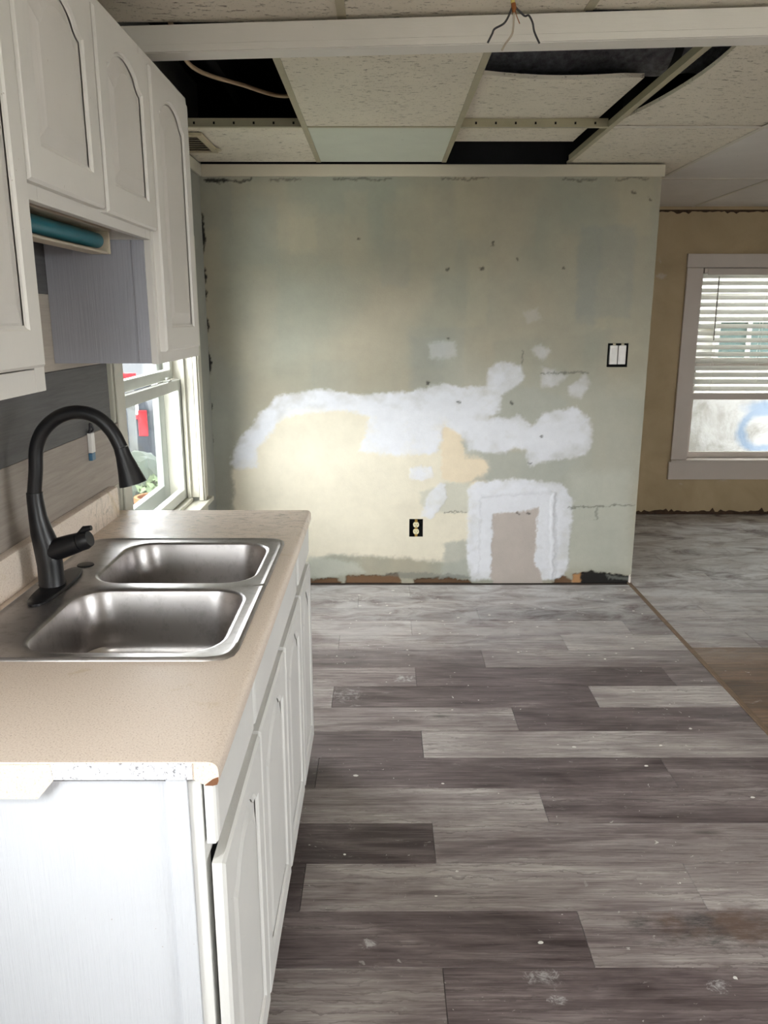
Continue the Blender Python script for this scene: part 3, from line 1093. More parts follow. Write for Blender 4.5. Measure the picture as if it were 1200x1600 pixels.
for i, x in enumerate(GXL[1:]):
    end = (D - 0.015) if x < 1.49 else YF
    tee('main_runner', 'y', x, 2.46, end, M['grid'] if i < 3 else M['grid_white'])
for j, y in enumerate(GYL[1:3]):
    for i in range(len(GXL) - 1):
        if y > D and GXL[i] < 0.975:
            continue
        x0 = max(GXL[i], XL)
        if y > D:
            x0 = max(x0, 1.1)
        tee('cross_tee', 'x', y, x0 + 0.013, GXL[i + 1] - 0.013, M['grid'] if i < 3 else M['grid_white'], holes=(j == 0 and i in (0, 2)))


def tile(x0, x1, y0, y1, mat, bend=None, nx=1, ny=1, edge=None, zt=0.0028, th=0.014, outline=None):
    b = MB()
    loops = []
    g = {}
    for s, dz in ((0, 0.0), (1, th)):
        for j in range(ny + 1):
            for i in range(nx + 1):
                u, v = i / nx, j / ny
                x, y = x0 + (x1 - x0) * u, y0 + (y1 - y0) * v
                z = ZC + zt + dz
                if outline:
                    x, y = outline(x, y, u, v)
                if bend:
                    z += bend(u, v)
                g[(s, i, j)] = len(b.v)
                b.v.append((x, y, z))
    for j in range(ny):
        for i in range(nx):
            b.f.append((g[(0, i, j)], g[(0, i, j + 1)], g[(0, i + 1, j + 1)], g[(0, i + 1, j)]))
            b.f.append((g[(1, i, j)], g[(1, i + 1, j)], g[(1, i + 1, j + 1)], g[(1, i, j + 1)]))
    for i in range(nx):
        b.f.append((g[(0, i, 0)], g[(0, i + 1, 0)], g[(1, i + 1, 0)], g[(1, i, 0)]))
        b.f.append((g[(0, i, ny)], g[(1, i, ny)], g[(1, i + 1, ny)], g[(0, i + 1, ny)]))
    for j in range(ny):
        b.f.append((g[(0, 0, j)], g[(1, 0, j)], g[(1, 0, j + 1)], g[(0, 0, j + 1)]))
        b.f.append((g[(0, nx, j)], g[(0, nx, j + 1)], g[(1, nx, j + 1)], g[(1, nx, j)]))
    return b.build('ceiling_tile', mat, ceiling)


G = 0.004
# kitchen bay behind the beam
tile(XL + G, GXL[1] - G, 3.69 + G, D - 0.016, M['tile'])
tile(GXL[1] + G, GXL[2] - G, 2.46, 3.69 - G, M['tile'], bend=lambda u, v: -0.006 * math.sin(math.pi * u) * math.sin(math.pi * v), nx=6, ny=8)
tile(GXL[1] + G, GXL[2] - G, 3.69 + G, D - 0.016, M['tile_plain'])
# slipped tile riding on top of the cross tee, near edge sagging
tile(GXL[2] + 0.002, 0.925, 3.02, 4.16, M['tile'], zt=0.038,
     bend=lambda u, v: -0.022 * (1 - v) ** 2 * (0.3 + 0.7 * math.sin(math.pi * min(1, u + 0.1))) , nx=8, ny=8,
     outline=lambda x, y, u, v: (x, y + 0.06 * u * (1 - v)))
# warped tile pulled off the runner
tile(GXL[3] + 0.012, GXL[4] - G, 2.46, 3.69 - G, M['tile'], nx=10, ny=16,
     bend=lambda u, v: 0.010 * (1 - u) * math.sin(math.pi * min(1, v * 1.15)) + 0.004,
     outline=lambda x, y, u, v: (x + (1 - u) ** 2 * 0.105 * max(0.0, math.sin(math.pi * min(1.0, 0.12 + v * 0.98))) ** 0.8, y))
tile(GXL[3] + G, GXL[4] - G, 3.69 + G, 5.0 - G, M['tile'])
for i in range(4, 8):
    for j in range(3):
        y0, y1 = GYL[j], min(GYL[j + 1], YF)
        if j == 0:
            y0 = 2.46
        tile(GXL[i] + G, GXL[i + 1] - G, y0 + G, y1 - G, M['tile_room'])
tile(1.11, GXL[4] - G, 5.0 + G, YF - G, M['tile_room'])
for j in range(3):
    tile(GXL[8] + G, XR, max(2.46, GYL[j]) + G, min(GYL[j + 1], YF) - G, M['tile_room'])
# front bay (over the camera), its grid is offset from the far bay
FGX = [XL, -0.765, -0.109, 0.547, 1.203, 1.859, 2.515, 3.171, 3.827, XR]
for x in FGX[1:-1]:
    tee('main_runner', 'y', x, YB, 2.44 if x < 0.2 else 2.36, M['grid'])
for j, (y0, y1) in enumerate(((1.10, 2.40), (-0.2, 1.10), (-1.5, -0.2), (YB, -1.5))):
    for i in range(len(FGX) - 1):
        ye = y1 if j else (2.455 if FGX[i + 1] < 0.6 else 2.36)
        tile(FGX[i] + G, FGX[i + 1] - G, y0 + G, ye, M['tile'] if j < 2 else M['tile_room'])
    if j < 3:
        for i in range(len(FGX) - 1):
            tee('cross_tee', 'x', y0, FGX[i] + 0.013, FGX[i + 1] - 0.013, M['grid'])

# ---- painted beam under the ceiling, slightly askew
def bY(x, d=0.0):
    return 2.391 - 0.085 * x + d


bm_ = MB()
x0, x1 = XL + 0.002, 4.48
bm_.loops([[(x0, bY(x0), 2.262), (x0, bY(x0), 2.322), (x0, bY(x0, 0.075), 2.322), (x0, bY(x0, 0.075), 2.254), (x0, bY(x0, 0.008), 2.254)],
           [(x1, bY(x1), 2.262), (x1, bY(x1), 2.322), (x1, bY(x1, 0.075), 2.322), (x1, bY(x1, 0.075), 2.254), (x1, bY(x1, 0.008), 2.254)]],
          True, True)
beam = tag(bm_.build('ceiling_beam', M['trim_white']), 'white painted beam running across under the tiled ceiling', 'beam', kind='structure')
MB().loops([[(x0, bY(x0, -0.004), 2.2545), (x0, bY(x0, -0.004), 2.272), (x0, bY(x0, 0.001), 2.274), (x0, bY(x0, 0.001), 2.2545)],
            [(x1, bY(x1, -0.004), 2.2545), (x1, bY(x1, -0.004), 2.272), (x1, bY(x1, 0.001), 2.274), (x1, bY(x1, 0.001), 2.2545)]],
           True, True).build('corner_strip', M['trim_white'], beam)

# ================================================================== KITCHEN CABINETS
def arch_outline(y0, y1, z0, zs, rise, m, n=14):
    """panel outline with a cathedral top: shoulders at zs, crown rise above them, inset by m"""
    a0, a1 = y0 + m, y1 - m
    pts = [(a0, z0 + m), (a1, z0 + m), (a1, zs - m)]
    w = a1 - a0
    sh = 0.22
    pts.append((a1 - w * sh * 0.25, zs - m + 0.002))
    for i in range(n + 1):
        t = i / n
        u = sh * 0.5 + (1 - sh) * t
        pts.append((a1 - w * u, zs - m + 0.010 + (rise - 0.010) * math.sin(math.pi * t) ** 0.62))
    pts.append((a0 + w * sh * 0.25, zs - m + 0.002))
    pts.append((a0, zs - m))
    return pts


def cabinet_door(parent, xb, y0, y1, z0, z1, th=0.020, stile=0.055, rail=0.062, mat='cab', pmat='cab_panel', rise=0.05, top=0.042, ajar=0.0):
    """raised-panel door facing +X whose back plane is at xb"""
    iy0, iy1, iz0 = y0 + stile, y1 - stile, z0 + rail
    zs = z1 - top - rise
    inner = arch_outline(iy0, iy1, iz0, zs, rise, 0)
    n = len(inner)

    def outer(m):
        q = [(y0 + m, z0 + m), (y1 - m, z0 + m)]
        k = n - 2
        for i in range(k):
            t = i / (k - 1)
            q.append((y1 - m + (y0 - y1 + 2 * m) * t, z1 - m))
        return q

    def sk(y):
        return ajar * (1 - (y - y0) / (y1 - y0))

    def P(L, d):
        return [(xb + d + sk(y), y, z) for y, z in L]

    b = MB()
    b.loops([P(outer(0.0), 0), P(outer(0.0), th - 0.005), P(outer(0.005), th), P(inner, th),
             P(arch_outline(iy0, iy1, iz0, zs, rise, 0.003), th - 0.004),
             P(arch_outline(iy0, iy1, iz0, zs, rise, 0.008), th - 0.006)], cap0=True)
    d = b.build('door', M[mat], parent)
    p = MB()
    p.loops([P(arch_outline(iy0, iy1, iz0, zs, rise, 0.008), th - 0.0085), P(arch_outline(iy0, iy1, iz0, zs, rise, 0.012), th - 0.0085),
             P(arch_outline(iy0, iy1, iz0, zs, rise, 0.040), th - 0.001), P(arch_outline(iy0, iy1, iz0, zs, rise, 0.043), th - 0.001)],
            cap1=True)
    p.build('raised_panel', M[pmat], d)
    return d


def face_frame(parent, x0, x1, y0, y1, z0, z1, mat, stile=0.04, rail=0.04, mid=()):
    b = MB()
    b.box(x0, x1, y0, y0 + stile, z0, z1).box(x0, x1, y1 - stile, y1, z0, z1)
    b.box(x0, x1, y0 + stile, y1 - stile, z0, z0 + rail).box(x0, x1, y0 + stile, y1 - stile, z1 - rail, z1)
    for z in mid:
        b.box(x0, x1, y0 + stile, y1 - stile, z - 0.02, z + 0.02)
    return b.build('face_frame', mat, parent, bevel=0.0015)


def shell(parent, x0, x1, y0, y1, z0, z1, mat, floor_z=None, inner=None):
    t = 0.015
    b = MB()
    b.box(x0, x1, y0, y0 + t, z0, z1).box(x0, x1, y1 - t, y1, z0, z1)
    b.box(x0, x0 + 0.006, y0 + t, y1 - t, z0, z1)
    b.build('side_panels', mat, parent)
    c = MB().box(x0 + 0.006, x1, y0 + t, y1 - t, floor_z or z0, (floor_z or z0) + t)
    c.build('bottom_panel', inner or mat, parent)


# ---- wall cabinets
UZ = 2.19
XF = -0.600
c1 = thing('wall_cabinet', (-0.74, 1.22, 1.413), 'white wall cabinet nearest the camera, cut off by the left frame edge', 'cabinet', 'white wall cabinets')
shell(c1, -0.879, XF - 0.019, 1.02, 1.432, 1.413, UZ, M['cab'], 1.43)
MB().box(-0.873, XF - 0.019, 1.035, 1.417, UZ - 0.015, UZ).build('top_panel', M['cab'], c1)
face_frame(c1, XF - 0.019, XF, 1.02, 1.432, 1.413, UZ, M['cab'])
cabinet_door(c1, XF, 1.060, 1.394, 1.457, 2.157, mat='cab', stile=0.05)
c2 = thing('wall_cabinet', (-0.74, 1.8, 1.735), 'short white two-door wall cabinet above the sink', 'cabinet', 'white wall cabinets')
shell(c2, -0.879, XF - 0.019, 1.434, 2.165, 1.735, UZ, M['cab'], 1.762, M['wood_raw'])
MB().box(-0.873, XF - 0.019, 1.449, 2.15, UZ - 0.015, UZ).build('top_panel', M['cab'], c2)
face_frame(c2, XF - 0.019, XF, 1.434, 2.165, 1.735, UZ, M['cab'])
cabinet_door(c2, XF, 1.403, 1.775, 1.761, 2.157, stile=0.058)
cabinet_door(c2, XF, 1.792, 2.168, 1.757, 2.155, stile=0.058)
c3 = thing('wall_cabinet', (-0.74, 2.4, 1.42), 'tall single-door white wall cabinet beside the window, bare grey side', 'cabinet', 'white wall cabinets')
shell(c3, -0.879, XF - 0.019, 2.168, 2.655, 1.42, UZ, M['cab_grey'], 1.435)
MB().box(-0.873, XF - 0.019, 2.183, 2.64, UZ - 0.015, UZ).build('top_panel', M['cab'], c3)
face_frame(c3, XF - 0.019, XF, 2.168, 2.655, 1.418, UZ, M['cab'])
MB().box(XF - 0.05, XF - 0.0192, 2.1655, 2.168, 1.42, 1.735).build('side_strip', M['cab_grey'], c3)
cabinet_door(c3, XF, 2.192, 2.585, 1.450, 2.155, stile=0.062)

# strip light under the short cabinet
lt = thing('under_cabinet_light', (-0.72, 1.8, 1.70), 'yellowed strip light with a teal tube under the short wall cabinet', 'light')
MB().box(-0.745, -0.739, 1.46, 2.135, 1.700, 1.7615).box(-0.745, -0.690, 1.46, 2.135, 1.752, 1.7615).box(-0.745, -0.700, 1.46, 2.135, 1.697, 1.703).box(
    -0.745, -0.694, 2.123, 2.135, 1.697, 1.7615).build('housing', M['housing'], lt, bevel=0.002)
MB().tube([(-0.716, 1.462, 1.727), (-0.716, 2.095, 1.727), (-0.716, 2.110, 1.727)], [0.0185, 0.0185, 0.012], 18).build('tube', M['teal'], lt, smooth=True)

# ---- base cabinets
BZ0, BZ1 = 0.085, 0.876
BX = -0.268           # front of the face frames


def base_unit(y0, y1, label, mids=(0.75,), end=False):
    t = thing('base_cabinet', (-0.56, (y0 + y1) / 2, 0), label, 'cabinet', 'white base cabinets')
    b = MB()
    z0 = 0.0 if end else BZ0
    b.box(-0.872, BX - 0.020, y0 + 0.001, y0 + 0.016, z0, BZ1).box(-0.872, BX - 0.020, y1 - 0.016, y1 - 0.001, BZ0, BZ1)
    b.box(-0.872, -0.866, y0 + 0.016, y1 - 0.016, BZ0, BZ1)
    b.build('side_panels', M['cab_end'] if end else M['cab_base'], t)
    MB().box(-0.866, BX - 0.020, y0 + 0.016, y1 - 0.016, BZ0, BZ0 + 0.015).build('bottom_panel', M['cab_base'], t)
    MB().box(-0.345, -0.330, y0 + 0.002, y1 - 0.002, 0.0, BZ0).build('toe_kick', M['cab_base'], t)
    face_frame(t, BX - 0.020, BX, y0 + 0.001, y1 - 0.001, BZ0, BZ1, M['cab_base'], 0.035, 0.035, mids)
    return t


def drawer_front(t, y0, y1, z0, z1, ajar=0.0):
    b = MB()
    th = 0.022

    def R(m, d):
        return [(BX + d, y0 + m, z0 + m), (BX + d, y1 - m, z0 + m), (BX + d, y1 - m, z1 - m), (BX + d, y0 + m, z1 - m)]
    b.loops([R(0, 0.0035), R(0, th - 0.006), R(0.003, th - 0.002), R(0.010, th)], True, True)
    b.build('drawer_front', M['cab_base'], t)


b1 = base_unit(1.042, 1.436, 'white base cabinet at the near end, with the bright bare end panel', end=True)
MB().box(-0.318, BX - 0.019, 1.036, 1.0425, 0.0, 0.885).build('edge_strip', M['cab_end'], b1, bevel=0.001)
drawer_front(b1, 1.046, 1.385, 0.768, 0.872)
cabinet_door(b1, BX + 0.005, 1.044, 1.428, 0.095, 0.735, mat='cab_base', pmat='cab_base', stile=0.05, rise=0.055, ajar=0.004)
b2 = base_unit(1.438, 2.225, 'wide white two-door base cabinet under the sink')
drawer_front(b2, 1.405, 2.165, 0.768, 0.872)
cabinet_door(b2, BX + 0.0045, 1.440, 1.838, 0.095, 0.735, mat='cab_base', pmat='cab_base', stile=0.05, rise=0.055)
cabinet_door(b2, BX + 0.0045, 1.858, 2.222, 0.092, 0.735, mat='cab_base', pmat='cab_base', stile=0.05, rise=0.055)
b3 = base_unit(2.227, 2.572, 'white single-door base cabinet at the far end of the counter')
drawer_front(b3, 2.232, 2.566, 0.768, 0.872)
cabinet_door(b3, BX + 0.0045, 2.240, 2.566, 0.092, 0.735, mat='cab_base', pmat='cab_base', stile=0.05, rise=0.055)

# ---- countertop
CT = 0.915
ct = thing('countertop', (-0.56, 1.8, 0.877), 'beige speckled laminate countertop with raw cut near end', 'countertop')
o = MB()
CY0, CY1 = 1.030, 2.577
o.box(-0.8785, -0.815, CY0, CY1, 0.887, CT).box(-0.815, -0.297, CY0, 1.395, 0.887, CT).box(-0.815, -0.297, 2.195, CY1, 0.887, CT)
o.build('slab', M['counter'], ct)
prof = [(-0.297, 0.915), (-0.252, 0.915), (-0.2445, 0.9128), (-0.2395, 0.9075), (-0.238, 0.900), (-0.238, 0.884), (-0.2405, 0.8785),
        (-0.246, 0.8768), (-0.256, 0.8772), (-0.264, 0.8800), (-0.274, 0.8860), (-0.283, 0.887), (-0.297, 0.887)]
o = MB()
o.prism(prof, lambda u, v, d: (u, d, v), CY0, CY1)
fe = o.build('front_edge', M['counter'], ct, smooth=True)
# cut end: laminate line, painted core, build-up block
MB().box(-0.4795, -0.276, CY0 - 0.0022, CY0 - 0.0002, 0.8875, 0.9135).build('painted_core', M['edgecore'], ct)
MB().prism([(-0.868, 0.9125), (-0.868, 0.857), (-0.503, 0.857), (-0.478, 0.8865), (-0.480, 0.9125)],
           lambda u, v, d: (u, d, v), CY0 - 0.003, 1.041).build('build_up_block', M['counter'], ct)
MB().prism([(-0.259, 0.8775), (-0.247, 0.8772), (-0.2405, 0.8790), (-0.2385, 0.8845), (-0.2385, 0.891), (-0.247, 0.8875)],
           lambda u, v, d: (u, d, v), CY0 - 0.0015, CY0 - 0.0002).build('bare_chip', M['wood_raw'], ct)
o = MB()
bs = [(-0.8785, 0.9155), (-0.853, 0.9155), (-0.853, 1.002), (-0.8555, 1.0085), (-0.861, 1.011), (-0.8785, 1.011)]
o.prism(bs, lambda u, v, d: (u, d, v), CY0, 2.505)
o.build('backsplash', M['counter'], ct, smooth=True)

# ---- double bowl sink
SX0, SX1, SY0_, SY1_ = -0.835, -0.277, 1.375, 2.215


def sd_rr(x, y, x0, x1, y0, y1, r):
    cx, cy = (x0 + x1) / 2, (y0 + y1) / 2
    qx, qy = abs(x - cx) - (x1 - x0) / 2 + r, abs(y - cy) - (y1 - y0) / 2 + r
    return math.hypot(max(qx, 0), max(qy, 0)) + min(max(qx, qy), 0) - r


def hit(cx, cy, a, fn):
    lo_, hi = 0.0, 1.2
    for _ in range(40):
        m = (lo_ + hi) / 2
        if fn(cx + m * math.cos(a), cy + m * math.sin(a)) < 0:
            lo_ = m
        else:
            hi = m
    return (cx + lo_ * math.cos(a), cy + lo_ * math.sin(a))


sink = thing('kitchen_sink', (-0.56, 1.8, CT), 'stainless steel double bowl sink set into the countertop', 'sink')
rim = MB()
bowls = []
for (by0, by1, cy0, cy1) in ((1.415, 1.772, SY0_, 1.797), (1.825, 2.168, 1.797, SY1_)):
    bx0, bx1 = -0.706, -0.318
    cx, cy = (bx0 + bx1) / 2, (by0 + by1) / 2
    angs = sorted(set([i * 2 * math.pi / 72 for i in range(72)] +
                      [math.atan2(yy_ - cy, xx_ - cx) % (2 * math.pi) for xx_ in (SX0, SX1) for yy_ in (cy0, cy1)]))
    r0 = 0.075

    def ring(inset, r):
        return [hit(cx, cy, a, lambda x, y: sd_rr(x, y, bx0 + inset, bx1 - inset, by0 + inset, by1 - inset, r)) for a in angs]

    def outer_ring(inset):
        def fn(x, y):
            return max(sd_rr(x, y, SX0 + inset, SX1 - inset, SY0_ + inset, SY1_ - inset, 0.045),
                       cy0 - y if cy0 > SY0_ else -1, y - cy1 if cy1 < SY1_ else -1)
        return [hit(cx, cy, a, fn) for a in angs]

    def Z(L, z):
        return [(x, y, CT + 0.003 if abs(y - 1.797) < 1e-4 else z) for x, y in L]
    rim.loops([Z(outer_ring(0.0), CT + 0.0004), Z(outer_ring(0.002), CT + 0.004), Z(outer_ring(0.007), CT + 0.0065),
               Z(outer_ring(0.013), CT + 0.0045), Z(outer_ring(0.018), CT + 0.0030),
               Z(ring(-0.010, r0 + 0.010), CT + 0.0030), Z(ring(-0.004, r0 + 0.004), CT + 0.0018), Z(ring(0.0, r0), CT - 0.002)])
    bw = MB()
    DEP = 0.165
    L = [Z(ring(0.0, r0), CT - 0.002), Z(ring(0.003, r0), CT - 0.012), Z(ring(0.010, r0), CT - 0.07), Z(ring(0.016, r0), CT - DEP + 0.045)]
    for k in range(1, 7):
        t = k / 6 * math.pi / 2
        L.append(Z(ring(0.016 + 0.045 * (1 - math.cos(t)), r0 - 0.02), CT - DEP + 0.045 * (1 - math.sin(t))))
    L.append(Z(ring(0.13, 0.03), CT - DEP - 0.004))
    bw.loops(L, False, True)
    bo = bw.build('bowl', M['steel'], sink, smooth=True)
    dr = MB()
    pr = []
    for rad, dz in ((0.044, 0.0005), (0.042, 0.0025), (0.036, 0.0015), (0.030, -0.004), (0.010, -0.005)):
        pr.append([(cx - 0.02 + rad * math.cos(q * math.pi / 12), cy + rad * math.sin(q * math.pi / 12), CT - DEP - 0.003 + dz) for q in range(24)])
    dr.loops(pr, False, True).build('drain', M['steel'], bo, smooth=True)
rim.build('rim', M['steel'], sink, smooth=True)
o = MB()
hx, hy, _ = at_z(134, 885, CT)
o.loops([[(hx + r * math.cos(q * math.pi / 12), hy + r * math.sin(q * math.pi / 12), CT + z) for q in range(24)]
         for r, z in ((0.0215, 0.0032), (0.020, 0.0058), (0.014, 0.0064))], False, True)
o.build('hole_cover', M['black_metal'], sink, smooth=True)

# ---- faucet
FXc, FYc = -0.783, 1.79
fz = CT + 0.0036
fa = thing('kitchen_faucet', (FXc, FYc, fz), 'matte black pull-down gooseneck faucet behind the near sink bowl', 'faucet')
o = MB()
loops = []
for r, z in ((1.0, 0.0), (1.0, 0.005), (0.96, 0.0075)):
    loop = []
    for q in range(40):
        a = q * 2 * math.pi / 40
        ux, uy = math.cos(a), math.sin(a)
        ex = 0.031 * r * math.copysign(abs(ux) ** 0.75, ux)
        ey = 0.135 * r * math.copysign(abs(uy) ** 0.9, uy)
        loop.append((FXc + 0.010 + ex, FYc + ey, fz + z))
    loops.append(loop)
o.loops(loops, False, True).build('deck_plate', M['black_metal'], fa, smooth=True)
Yf = FYc


def F(px, py):
    q = at_y(px, py, Yf)
    return (q[0], Yf, q[2])


base_z = fz + 0.0075
pb = [(FXc, Yf, base_z), (FXc, Yf, base_z + 0.006), (FXc, Yf, base_z + 0.05), (FXc - 0.004, Yf, 1.02), (FXc - 0.012, Yf, 1.055),
      (FXc - 0.017, Yf, 1.09), (FXc - 0.019, Yf, 1.13), (FXc - 0.019, Yf, 1.148)]
MB().tube(pb, [0.0305, 0.0295, 0.029, 0.029, 0.025, 0.0205, 0.0185, 0.018], 24).build('body', M['black_metal'], fa, smooth=True)
neck = spline([(FXc - 0.019, Yf, 1.148), F(56, 735), F(57, 700), F(68, 672), F(92, 651), F(122, 644), F(152, 652), F(175, 674), F(189, 700)], 8)
MB().tube(neck, 0.0158, 20).build('spout', M['black_metal'], fa, smooth=True)
hp = [F(189, 700), F(193, 712), F(200, 732), F(208, 756)]
head = MB().tube(hp, [0.0163, 0.0175, 0.0235, 0.0315], 22).build('spray_head', M['black_metal'], fa, smooth=True)
MB().tube([F(190, 722), F(193, 738), F(196, 748)], [0.006, 0.0085, 0.006], 10).build('spray_button', M['black_metal'], head, smooth=True)
ax = Vector((0.94, -0.10, 0.32)).normalized()
hb = Vector((FXc - 0.002, Yf, 1.005))
MB().tube([hb, hb + ax * 0.03, hb + ax * 0.062, hb + ax * 0.085], [0.026, 0.026, 0.0245, 0.0225], 20).build('valve_stem', M['black_metal'], fa, smooth=True)
hd = MB().tube([hb + ax * 0.087, hb + ax * 0.10, hb + ax * 0.112], [0.0225, 0.0225, 0.018], 20).build('handle', M['black_metal'], fa, smooth=True)
MB().tube([hb + ax * 0.085 + Vector((0, 0, 0.018)), hb + ax * 0.10 + Vector((0, 0, 0.026)), hb + ax * 0.118 + Vector((0, 0, 0.024))],
          [0.006, 0.008, 0.006], 10).build('lever', M['black_metal'], hd, smooth=True)

# ---- little hanging tag on the plank wall
tg = thing('wire_connector', (-0.872, 2.36, 1.12), 'small white tag with dark blue ends hanging on the plank backsplash', 'connector')
q0 = (-0.874, 2.36)
MB().box(-0.8795, -0.866, 2.352, 2.378, 1.145, 1.205).build('white_body', M['plastic_white'], tg, bevel=0.002)
MB().box(-0.8795, -0.868, 2.350, 2.379, 1.122, 1.1445).build('blue_end', M['blue_cap'], tg, bevel=0.002)
MB().tube(spline([(-0.8745, 2.356, 1.2055), (-0.868, 2.350, 1.218), (-0.872, 2.366, 1.232), (-0.866, 2.372, 1.216), (-0.874, 2.374, 1.2055)], 6), 0.0035, 8).build(
    'wire_loop', M['wire_black'], tg, smooth=True)

# ---- bare wall outlet and switches
ot = thing('wall_outlet', ((OUT[0] + OUT[1]) / 2, D, OUT[2]), 'ivory duplex outlet without cover plate low on the patched wall', 'outlet')
cx, cz = (OUT[0] + OUT[1]) / 2 - 0.002, (OUT[2] + OUT[3]) / 2


def recess_box(t, r, depth=0.045):
    b = MB()
    e = 0.006
    x0, x1, z0, z1 = r[0] - e, r[1] + e, r[2] - e, r[3] + e
    b.box(x0, x1, D + depth, D + depth + 0.003, z0, z1)
    b.box(x0, x0 + 0.003, D + 0.003, D + depth, z0, z1).box(x1 - 0.003, x1, D + 0.003, D + depth, z0, z1)
    b.box(x0, x1, D + 0.003, D + depth, z0, z0 + 0.003).box(x0, x1, D + 0.003, D + depth, z1 - 0.003, z1)
    return b.build('box', M['black'], t)


recess_box(ot, OUT)
MB().box(cx - 0.008, cx + 0.008, D - 0.001, D + 0.002, cz - 0.052, cz + 0.052).build('yoke', M['brass'], ot, bevel=0.001)
for s in (-1, 1):
    zc_ = cz + s * 0.0205
    pts = []
    for q in range(24):
        a = q * math.pi / 12
        pts.append((cx + 0.0175 * math.cos(a), zc_ + max(-0.0145, min(0.0145, 0.0185 * math.sin(a)))))
    fc = MB().prism(pts, lambda u, v, d: (u, d, v), D + 0.006, D - 0.006).build('receptacle', M['plastic_ivory'], ot, bevel=0.001)
    MB().box(cx - 0.008, cx - 0.0055, D - 0.0066, D - 0.0055, zc_ - 0.002, zc_ + 0.007).box(
        cx + 0.0055, cx + 0.008, D - 0.0066, D - 0.0055, zc_ - 0.002, zc_ + 0.007).box(
        cx - 0.0022, cx + 0.0022, D - 0.0066, D - 0.0055, zc_ - 0.010, zc_ - 0.006).build('slots', M['black'], fc)
sw = thing('light_switch', ((SWI[0] + SWI[1]) / 2, D, SWI[2]), 'pair of white rocker switches without cover plate near the wall end', 'switch')
recess_box(sw, SWI)
sx, sz = (SWI[0] + SWI[1]) / 2, (SWI[2] + SWI[3]) / 2
hh = (SWI[3] - SWI[2]) / 2
for s in (-1, 1):
    xx = sx + s * 0.0235 + 0.002
    bd = MB().box(xx - 0.021, xx + 0.021, D - 0.002, D + 0.03, sz - hh * 0.80, sz + hh * 0.80).build('switch_body', M['plastic_white'], sw, bevel=0.002)
    MB().prism([(sz - hh * 0.55, D - 0.0095), (sz + hh * 0.55, D - 0.004), (sz + hh * 0.55, D - 0.002), (sz - hh * 0.55, D - 0.002)],
               lambda u, v, d: (d, v, u), xx - 0.015, xx + 0.015).build('rocker', M['plastic_white'], bd, bevel=0.001)
    MB().box(xx - 0.008, xx + 0.008, D - 0.001, D + 0.001, sz + hh * 0.81, sz + hh * 0.96).build('yoke', M['grid'], sw)

# ---- ceiling register
vt = thing('ceiling_vent', (-0.90, 3.97, ZC), 'beige metal ceiling vent beside the wall cabinets', 'vent')
vx0, vx1, vy0, vy1 = XL + 0.004, -0.792, 3.78, 4.16
o = MB()
zb, zt = ZC - 0.016, ZC - 0.0015
o.box(vx0, vx1, vy0, vy0 + 0.028, zb, zt).box(vx0, vx1, vy1 - 0.028, vy1, zb, zt).box(vx1 - 0.028, vx1, vy0 + 0.028, vy1 - 0.028, zb, zt)
o.box(vx0, vx0 + 0.012, vy0 + 0.028, vy1 - 0.028, zb, zt)
o.build('frame', M['vent'], vt, bevel=0.003)
MB().box(vx0 + 0.012, vx1 - 0.028, vy0 + 0.028, vy1 - 0.028, ZC - 0.0035, ZC - 0.0012).build('backing', M['black'], vt)
for i in range(7):
    y = vy0 + 0.045 + i * 0.046
    MB().prism([(y, ZC - 0.015), (y + 0.030, ZC - 0.005), (y + 0.031, ZC - 0.0065), (y + 0.002, ZC - 0.0162)],
               lambda u, v, d: (d, u, v), vx0 + 0.012, vx1 - 0.028).build('louvre', M['vent'], vt)
MB().box(vx1, vx1 + 0.018, vy1 - 0.09, vy1 - 0.03, zb + 0.003, zb + 0.006).build('damper_lever', M['vent'], vt)

# ---- loose wires hanging from the ceiling
wr_ = thing('hanging_wires', (0.34, 2.29, ZC), 'bare cable ends with black and white wires dangling from the ceiling tile', 'wires')


def Q(px, py, Y=2.285):
    return at_y(px, py, Y)


jx = Q(802, 8)
MB().tube(spline([(jx[0] + 0.002, 2.285, ZC + 0.012), Q(801, 0), Q(802, 6)], 4), 0.0055, 10).build('yellow_sheath', M['wire_yellow'], wr_, smooth=True)
MB().tube([Q(802, 5), Q(803, 14), Q(802.5, 20)], [0.006, 0.007, 0.003], 10).build('torn_paper', M['copper'], wr_, smooth=True)
MB().tube(spline([Q(802, 5), Q(797, 20), Q(788, 36), Q(773, 45), Q(769, 53), Q(762, 67)], 6), 0.0026, 8).build('black_wire', M['wire_black'], wr_, smooth=True)
MB().tube(spline([Q(803, 8), Q(811, 17), Q(820, 25), Q(826, 24), Q(832, 35), Q(835, 50), Q(843, 68)], 6), 0.0026, 8).build('black_wire', M['wire_black'], wr_, smooth=True)
MB().tube(spline([Q(803, 8), Q(803, 25), Q(801, 50), Q(796, 60), Q(790, 68), Q(784, 79)], 6), 0.0025, 8).build('white_wire', M['wire_white'], wr_, smooth=True)
MB().tube(spline([Q(804, 12), Q(807, 24), Q(812, 37)], 5), 0.0012, 6).build('ground_wire', M['copper'], wr_, smooth=True)

